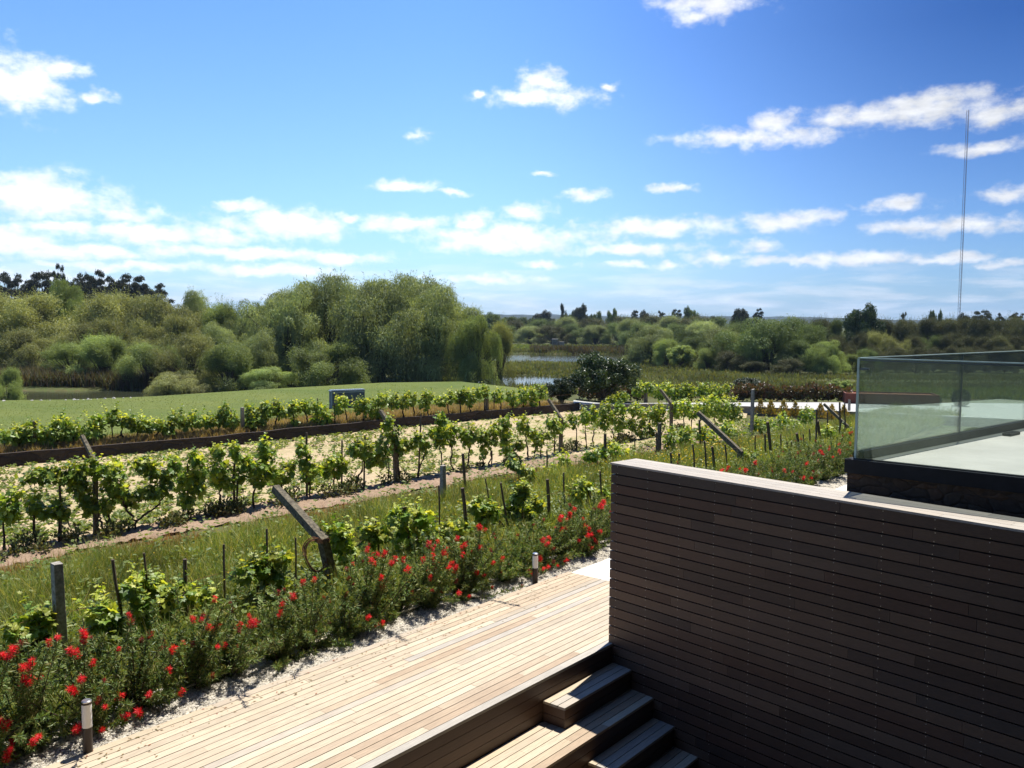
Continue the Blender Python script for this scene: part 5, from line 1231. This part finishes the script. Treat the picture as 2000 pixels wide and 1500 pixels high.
    # river banks between the ponds
    n = 90000; X = r.uniform(-9, 26, n); Yd = 58 + 90 * r.random(n) ** 1.1; k = (pond_in(X, Yd) > .97); X, Yd = X[k], Yd[k]; P = np.stack([X, Yd, height(X, Yd)], -1); n = len(P)
    scatter_blades('bank_reeds', P, r.uniform(.12, .5, n) * (1 + .4 * np.sin(X * .8) * np.sin(Yd * .5)), .10, L_bank, 'brown and green reeds covering the banks between the ponds', 7, .25)
    n = 16000; X = r.uniform(-42, -26, n); Yd = r.uniform(61, 70, n); k = (pond_in(X, Yd) > .98); X, Yd = X[k], Yd[k]; P = np.stack([X, Yd, height(X, Yd)], -1)
    scatter_blades('pond_reeds', P, r.uniform(.6, 1.3, len(X)), .07, L_reed, 'dark brown reeds on the far bank of the left pond', 8, .15)
    n = 14000; X = r.uniform(-2, 40, n); Yd = r.uniform(146, 175, n); P = np.stack([X, Yd, height(X, Yd)], -1)
    scatter_blades('meadow_grass', P, r.uniform(.2, .5, n), .25, L_weed, 'sunlit pale green meadow strip beyond the far pond', 9, .4)
    n = 9000; X = r.uniform(3, 34, n); Yd = r.uniform(137, 146, n); k = pond_in(X, Yd) > .97; X, Yd = X[k], Yd[k]; P = np.stack([X, Yd, height(X, Yd)], -1)
    scatter_blades('far_reeds', P, r.uniform(.6, 1.2, len(X)), .12, L_reed, 'dark reed band along the far shore of the far pond', 10, .15)
grass()
def weeds():
    r = np.random.default_rng(14); a = Acc()
    nP = np.array([[p[0], p[1]] for p in P_far]); fP = np.array([[p[0], p[1]] for p in lw_pts[:7]])
    def pick(n, tpow=1.0):
        s = r.random(n) * 5.999; i = s.astype(int); f = (s - i)[:, None]; t = (r.random(n) ** tpow)[:, None]
        a_ = nP[np.minimum(i, 5)] * (1 - f) + nP[np.minimum(i + 1, 6)] * f; b_ = fP[i] * (1 - f) + fP[i + 1] * f; return a_ * (1 - t) + b_ * t
    n = 5200; q = pick(n)
    pat = np.sin(q[:, 0] * .9 + 1) * np.sin(q[:, 1] * .7) + .5 * np.sin(q[:, 0] * 2.3) + r.normal(0, .6, n); left = np.clip((-2 - q[:, 0]) / 8, -.5, 1.2); q = q[pat + left > -.1]
    m = 7; c = np.repeat(q, m, 0); n = len(c); th = r.uniform(0, 6.28, n); l = r.uniform(.05, .13, n)
    P = np.concatenate([c + np.stack([np.cos(th), np.sin(th)], -1) * .03, np.full((n, 1), -.08)], 1); A = np.stack([np.cos(th), np.sin(th), r.uniform(.2, 1.1, n)], -1)
    V, Fs = inst(T_LEAF, P, A, np.stack([0 * th, 0 * th, np.ones(n)], -1) + r.normal(0, .2, (n, 3)), l, l * .6); o = mesh_np('field_weeds', V, Fs, L_weed); tag(o, 'scattered small weeds sprouting on the pale dry soil', 'weeds', kind='stuff')
    # dark bushy weeds under the middle row
    a = Acc(); tot = 0
    for k in range(130):
        x = r.uniform(-60, 1330); y = ROW2.gy(x, -.1); c = ROW2.pt(x, y, r.normal(-.05, .18)); c[2] = -.1
        if math.sin(x * .021) + math.sin(x * .057 + 1) + r.normal(0, .5) < -.1: continue
        R = r.uniform(.08, .24); blob_leaves(r, a, c + EZ * R * .5, np.array([R * 1.3, R, R * .8]), int(90 + 500 * R * R * 4), T_DIAMOND, .085, .04, -.3, ROW2.ax, .2)
    a.build('row_weeds', L_weedd); tag(bpy.data.objects['row_weeds'], 'dark bushy weeds around the feet of the middle row vines', 'weeds', kind='stuff')
    n = 3600; u = 2 + 30 * r.random(n) ** 1.2; v = np.where(r.random(n) < .55, r.normal(10.0, .5, n), r.uniform(9, 14.5, n)); k = v > 8.9; u, v = u[k], v[k]
    m = 12; c = np.repeat(EU * u[:, None] + EV * v[:, None], m, 0); n = len(c); th = r.uniform(0, 6.28, n); hgt = np.repeat(r.uniform(.15, .5, len(u)), m) * r.random(n)
    c[:, 2] = -.12 + hgt; P = c + np.stack([np.cos(th), np.sin(th), 0 * th], -1) * r.uniform(0, .10, (n, 1)); l = r.uniform(.05, .11, n)
    V, Fs = inst(T_LEAF, P, np.stack([np.cos(th), np.sin(th), r.uniform(-.1, .7, n)], -1), np.array([0, 0, 1.]) + r.normal(0, .3, (n, 3)), l, l * .7)
    o = mesh_np('meadow_weeds', V, Fs, L_weed); tag(o, 'broad leaved weeds growing through the tall grass of the near row', 'weeds', kind='stuff')
    a = Acc(); n = 900; u = np.concatenate([r.normal(21.5, 1.3, 380), r.normal(24.5, 1.0, 120), r.uniform(3, 20, 400)]); v = np.concatenate([r.normal(11.0, .7, 380), r.normal(11.5, .6, 120), r.uniform(9, 13, 400)])
    P = EU * u[:, None] + EV * v[:, None]; P[:, 2] = r.uniform(.12, .36, n); sz = np.clip(.012 + .0016 * u, .02, .05)
    V, Fs = inst(T_LEAF, P, rdir(n, r), np.array([0, 0, 1.]) + r.normal(0, .4, (n, 3)), sz, sz); o = mesh_np('yellow_wildflowers', V, Fs, M_yelfl); tag(o, 'small yellow wildflowers dotted through the tall grass', 'flowers', kind='stuff')
weeds()
def stones():
    r = np.random.default_rng(31)
    base = np.array([[1, 0, 0], [0, 1, 0], [-1, 0, 0], [0, -1, 0], [0, 0, 1], [.7, .7, .5], [-.7, .7, .4], [-.7, -.7, .5], [.7, -.7, .4]])
    xs = [8, 62, 80, 98, 128, 145, 152, 163, 172, 178, 190, 205, 222, 241, 255]
    for k, x in enumerate(xs):
        y = np.interp(x, [0, 150, 300], [784, 782, 776]); p = gp(x, y + .5, .2); m = MB()
        V = base * r.uniform(.035, .08) * r.uniform(.7, 1.3, (9, 3)); q = [(0, 5, 4), (5, 1, 4), (1, 6, 4), (6, 2, 4), (2, 7, 4), (7, 3, 4), (3, 8, 4), (8, 0, 4), (0, 8, 3, 7, 2, 6, 1, 5)]
        m.add(V + p + [0, 0, .02], q); o = m.build('edging_stone', M_render, origin=tuple(p)); tag(o, ORD(k) + ' white stone from the left along the pond side of the lawn', 'stone', 'white stones along the lawn edge')
stones()

# ------------------------------------------------------------------ bottlebrush shrubs with flowers
def flower_mesh(seed):
    r = np.random.default_rng(seed); n = 150; a = Acc(); th = r.uniform(0, 6.28, n); z = r.uniform(0, .08, n)
    D = np.stack([np.cos(th), np.sin(th), r.normal(.25, .25, n)], -1); P = np.stack([0 * z, 0 * z, z], -1)
    V, Fs = inst(T_DIAMOND, P, D, rdir(n, r), r.uniform(.024, .050, n), .0040); a.add(V, Fs)
    m = MB(); m.tube([(0, 0, -.01), (0, 0, .09)], .005, 5)
    o = a.build('flower', M_redfl); me = o.data; bpy.data.objects.remove(o); return me
FLM = [flower_mesh(k) for k in range(4)]
M_oldfl = petal('faded_stamens', (.30, .03, .025), .25)
OLDM = []
for _m in FLM:
    _c = _m.copy(); _c.materials[0] = M_oldfl; OLDM.append(_c)
FL = [(254,1207),(21,1283),(10,1291),(30,1275),(97,1264),(141,1281),(166,1247),(52,1310),(64,1301),(44,1333),(61,1332),(46,1353),(180,1302),(157,1334),(151,1353),(231,1272),(332,1276),(359,1261),(425,1226),(415,1233),(422,1266),(439,1268),(391,1216),(418,1177),(455,1232),(466,1226),(534,1255),(549,1187),(548,1202),(573,1173),(591,1145),(612,1138),(230,1370),(208,1384),(290,1361),(145,1428),(200,1430),(245,1440),(275,1435),(7,1427),(30,1450),(20,1465),(12,1492),(350,1360),(330,1320),(490,1210),(497,1225),(75,1440),(60,1455),
 (689,1105),(716,1080),(715,1135),(725,1100),(733,1092),(749,1090),(763,1105),(772,1097),(787,1100),(792,1118),(743,1135),(752,1140),(741,1150),(837,1072),(850,1070),(845,1078),(868,1078),(872,1090),(865,1085),(880,1075),(892,1057),(904,1090),(910,1070),(902,1075),(845,1103),(843,1095),(856,1112),(835,1117),(850,1118),(880,1108),(891,1112),(888,1120),(829,1103),(938,1077),(961,1103),(980,1098),(995,1105),(895,1163),(915,1166),(715,1211),(747,1222),(730,1222),(840,1135),(800,1120),(930,1125),(960,1150),
 (1098,1013),(1105,1018),(1112,1012),(1121,1014),(1121,1000),(1140,1016),(1088,1033),(1094,1040),(1148,1037),(1150,1045),(1146,1051),(1171,1043),(1163,1059),(1074,1056),(1072,1075),(1060,1061),(1056,1095),(1067,1120),(1060,1130),(944,1127),(1170,993),(1180,987),(1176,990),(945,1040),(938,1036),(1038,1132),(1088,1122),(1103,1122),(1130,1060),(1155,1075),
 (1443,917),(1453,920),(1450,928),(1410,920),(1418,922),(1546,924),(1552,920),(1565,918),(1583,893),(1587,899),(1605,888),(1610,893),(1600,885),(1575,909),(1640,888),(1645,883),(1655,880),(1661,850),(1637,870),(1620,875),(1535,928),(1543,932),(1530,922),(1590,925),(1615,922),(1608,932),(1475,905),(1650,908),(1560,933),(1598,905),(1572,908),(1661,868),(1625,895),(1632,900),(1618,880),(1580,935),(1568,938),(1600,940),(1630,930)]
HV = 8.36
def fpt(x, y, v):
    d = ray(x, y); t = (v - np.dot(CAM, EV)) / np.dot(d, EV); return CAM + d * t
def bottlebrush():
    r = np.random.default_rng(77)
    us = list(np.arange(1.7, 12.9, .52)) + list(np.arange(13.6, 17, .9)) + list(np.arange(17.2, 25, .42))
    fl = []
    for (x, y) in FL:
        v = HV + r.uniform(-.42, .10) - (r.uniform(.1, .9) if x > 1400 else 0); p = fpt(x, y, v)
        if p[2] < .12: p = fpt(x, y, 7.98)
        p[2] = max(p[2], .06); fl.append(p)
        if r.random() < .4 and p[2] > .3: fl.append(p + EU * r.uniform(-.09, .09) + EZ * r.uniform(-.07, .05))
    own = [int(np.argmin([abs(uv(p)[0] - u) + .35 * abs(uv(p)[1] - (HV - .75 * (k % 2) if u > 16.4 else HV)) for k, u in enumerate(us)])) for p in fl]
    for i, u0 in enumerate(us):
        vo = -.75 * (i % 2) if u0 > 16.4 else 0
        mine = [fl[k] for k in range(len(fl)) if own[k] == i]
        base = W(u0 + r.normal(0, .05), HV + vo + r.normal(.05, .06), -.06)
        H = max([p[2] for p in mine] + [.62]) + .0; H = min(H, 1.15) * r.uniform(.92, 1.0)
        side = 'right of the timber wall' if u0 > 12.9 else 'along the pale deck'
        root = empty('bottlebrush_shrub', ORD(i) + ' bottlebrush shrub from the left %s, narrow leaves%s' % (side, ' and red flowers' if mine else ''), 'shrub', tuple(base), 'bottlebrush shrubs along the deck')
        st = MB(); lf = Acc(); ns = 22
        tips = [p - base for p in mine] + [np.array([*(r.normal(0, .30, 2)), r.uniform(.35, 1.18) * H]) for _ in range(ns)]
        tips += [EU * r.uniform(-.4, .4) + EV * r.uniform(-.42, .1) + EZ * r.uniform(.08, .35) for _ in range(10)]
        for j, tp in enumerate(tips):
            mid = tp * [.45, .45, .5] + r.normal(0, .03, 3); P = np.array([[0, 0, -.05], mid * .6, mid, tp * .5 + mid * .5 + r.normal(0, .015, 3), tp])
            st.tube(P, [.008, .007, .005, .004, .003], 4, cap=False)
            n = 135 if u0 < 12.9 else 85; t = r.random(n) ** .55 * 3.999; k = t.astype(int); f = (t - k)[:, None]; Q = P[k] * (1 - f) + P[k + 1] * f
            Tn = nrm(P[k + 1] - P[k]); rad = rdir(n, r); A = Tn * .55 + rad; l = r.uniform(.045, .085, n) * (1 if u0 < 12.9 else 1.25)
            V, Fs = inst(T_DIAMOND, Q, A, rdir(n, r), l, l * .16 + .0035); lf.add(V, Fs)
        lf.build('foliage', L_bottle, root); st.build('stems', M_trunk, root)
        olds = [tips[len(mine) + int(j)] + base - np.array([0, 0, .03]) for j in r.choice(30, 6 if u0 < 12.9 or u0 > 17 else 2, replace=False)]
        for p in olds:
            o = bpy.data.objects.new('flower', OLDM[int(r.integers(0, 4))]); COL.objects.link(o); o.parent = root; o['label'] = 'faded dark red flower'
            o.location = p - base; o.rotation_euler = (r.normal(0, .5), r.normal(0, .5), r.uniform(0, 6)); s = r.uniform(.55, .95); o.scale = (s, s, s)
        for p in mine:
            o = bpy.data.objects.new('flower', FLM[int(r.integers(0, 4))]); COL.objects.link(o); o.parent = root; q = p - base
            o.location = q; dd = nrm(q * [.5, .5, .6] + [0, 0, .25] + r.normal(0, .15, 3)); o.rotation_euler = Vector(dd).to_track_quat('Z', 'Y').to_euler(); s = r.uniform(.8, 1.3) * (.8 if r.random() < .25 else 1); o.scale = (s, s, s * r.uniform(.8, 1.15))
bottlebrush()

def litter():
    r = np.random.default_rng(41); n = 420; u = r.uniform(1.5, 10.8, n); v = 7.74 - np.abs(r.normal(0, .28, n)); P = EU * u[:, None] + EV * v[:, None]; P[:, 2] = .004
    l = r.uniform(.015, .05, n); A = rdir(n, r) * [1, 1, .05]; V, Fs = inst(T_DIAMOND, P, A, np.array([0, 0, 1.]) + r.normal(0, .1, (n, 3)), l, l * .3 + .003)
    o = mesh_np('fallen_leaves', V, Fs, leaf_mat('dry_litter', [(.12, .09, .05), (.22, .15, .07), (.16, .14, .06), (.30, .07, .05)], .1, .8, .2, objvar=0)); tag(o, 'dry leaf litter blown onto the deck boards below the bottlebrushes', 'leaf litter', kind='stuff')
litter()

# ------------------------------------------------------------------ bollard lights
def bollard(x, yb, yt, label):
    b = gp(x, yb, -.04); H = at(x, yt, b[1])[2] + .04; R = .043
    root = empty('bollard_light', label, 'bollard light', tuple(b), 'bollard lights beside the deck')
    m = MB(); m.tube([(0, 0, -.05), (0, 0, H * .52)], R * .98, 24); m.build('post', M_bollb, root, smooth=False)
    m = MB(); m.tube([(0, 0, H * .52 + .001), (0, 0, H * .93)], R * .985, 24); m.build('diffuser', M_bollw, root)
    m = MB(); m.tube([(0, 0, H * .93 + .001), (0, 0, H * .965)], R * 1.03, 24); m.build('collar', M_bollb, root)
    m = MB(); m.tube([(0, 0, H * .965 + .001), (0, 0, H * .985), (0, 0, H)], [R * 1.0, R * 1.0, R * .8], 24); m.build('cap', M_bsteel, root)
bollard(172, 1476, 1367, 'white topped bollard light at the lower left corner of the deck')
bollard(1045, 1140, 1080, 'white topped bollard light among red flowers near the timber wall')

# ------------------------------------------------------------------ haze
def haze():
    m, g = newmat('haze_air'); m.node_tree.nodes.remove(g.out)
    g.out = g.n('ShaderNodeOutputMaterial'); p = g.n('ShaderNodeVolumePrincipled')
    p.inputs['Color'].default_value = (.50, .72, 1.0, 1); p.inputs['Density'].default_value = HAZE; p.inputs['Anisotropy'].default_value = 0
    g.link(p.outputs[0], g.out.inputs['Volume'])
    mb = MB(); mb.box((0, 0, 60), (5400, 0, 0), (0, 5400, 0), (0, 0, 65)); o = mb.build('haze', m); tag(o, kind='stuff')
HAZE = 1.3e-4
haze()
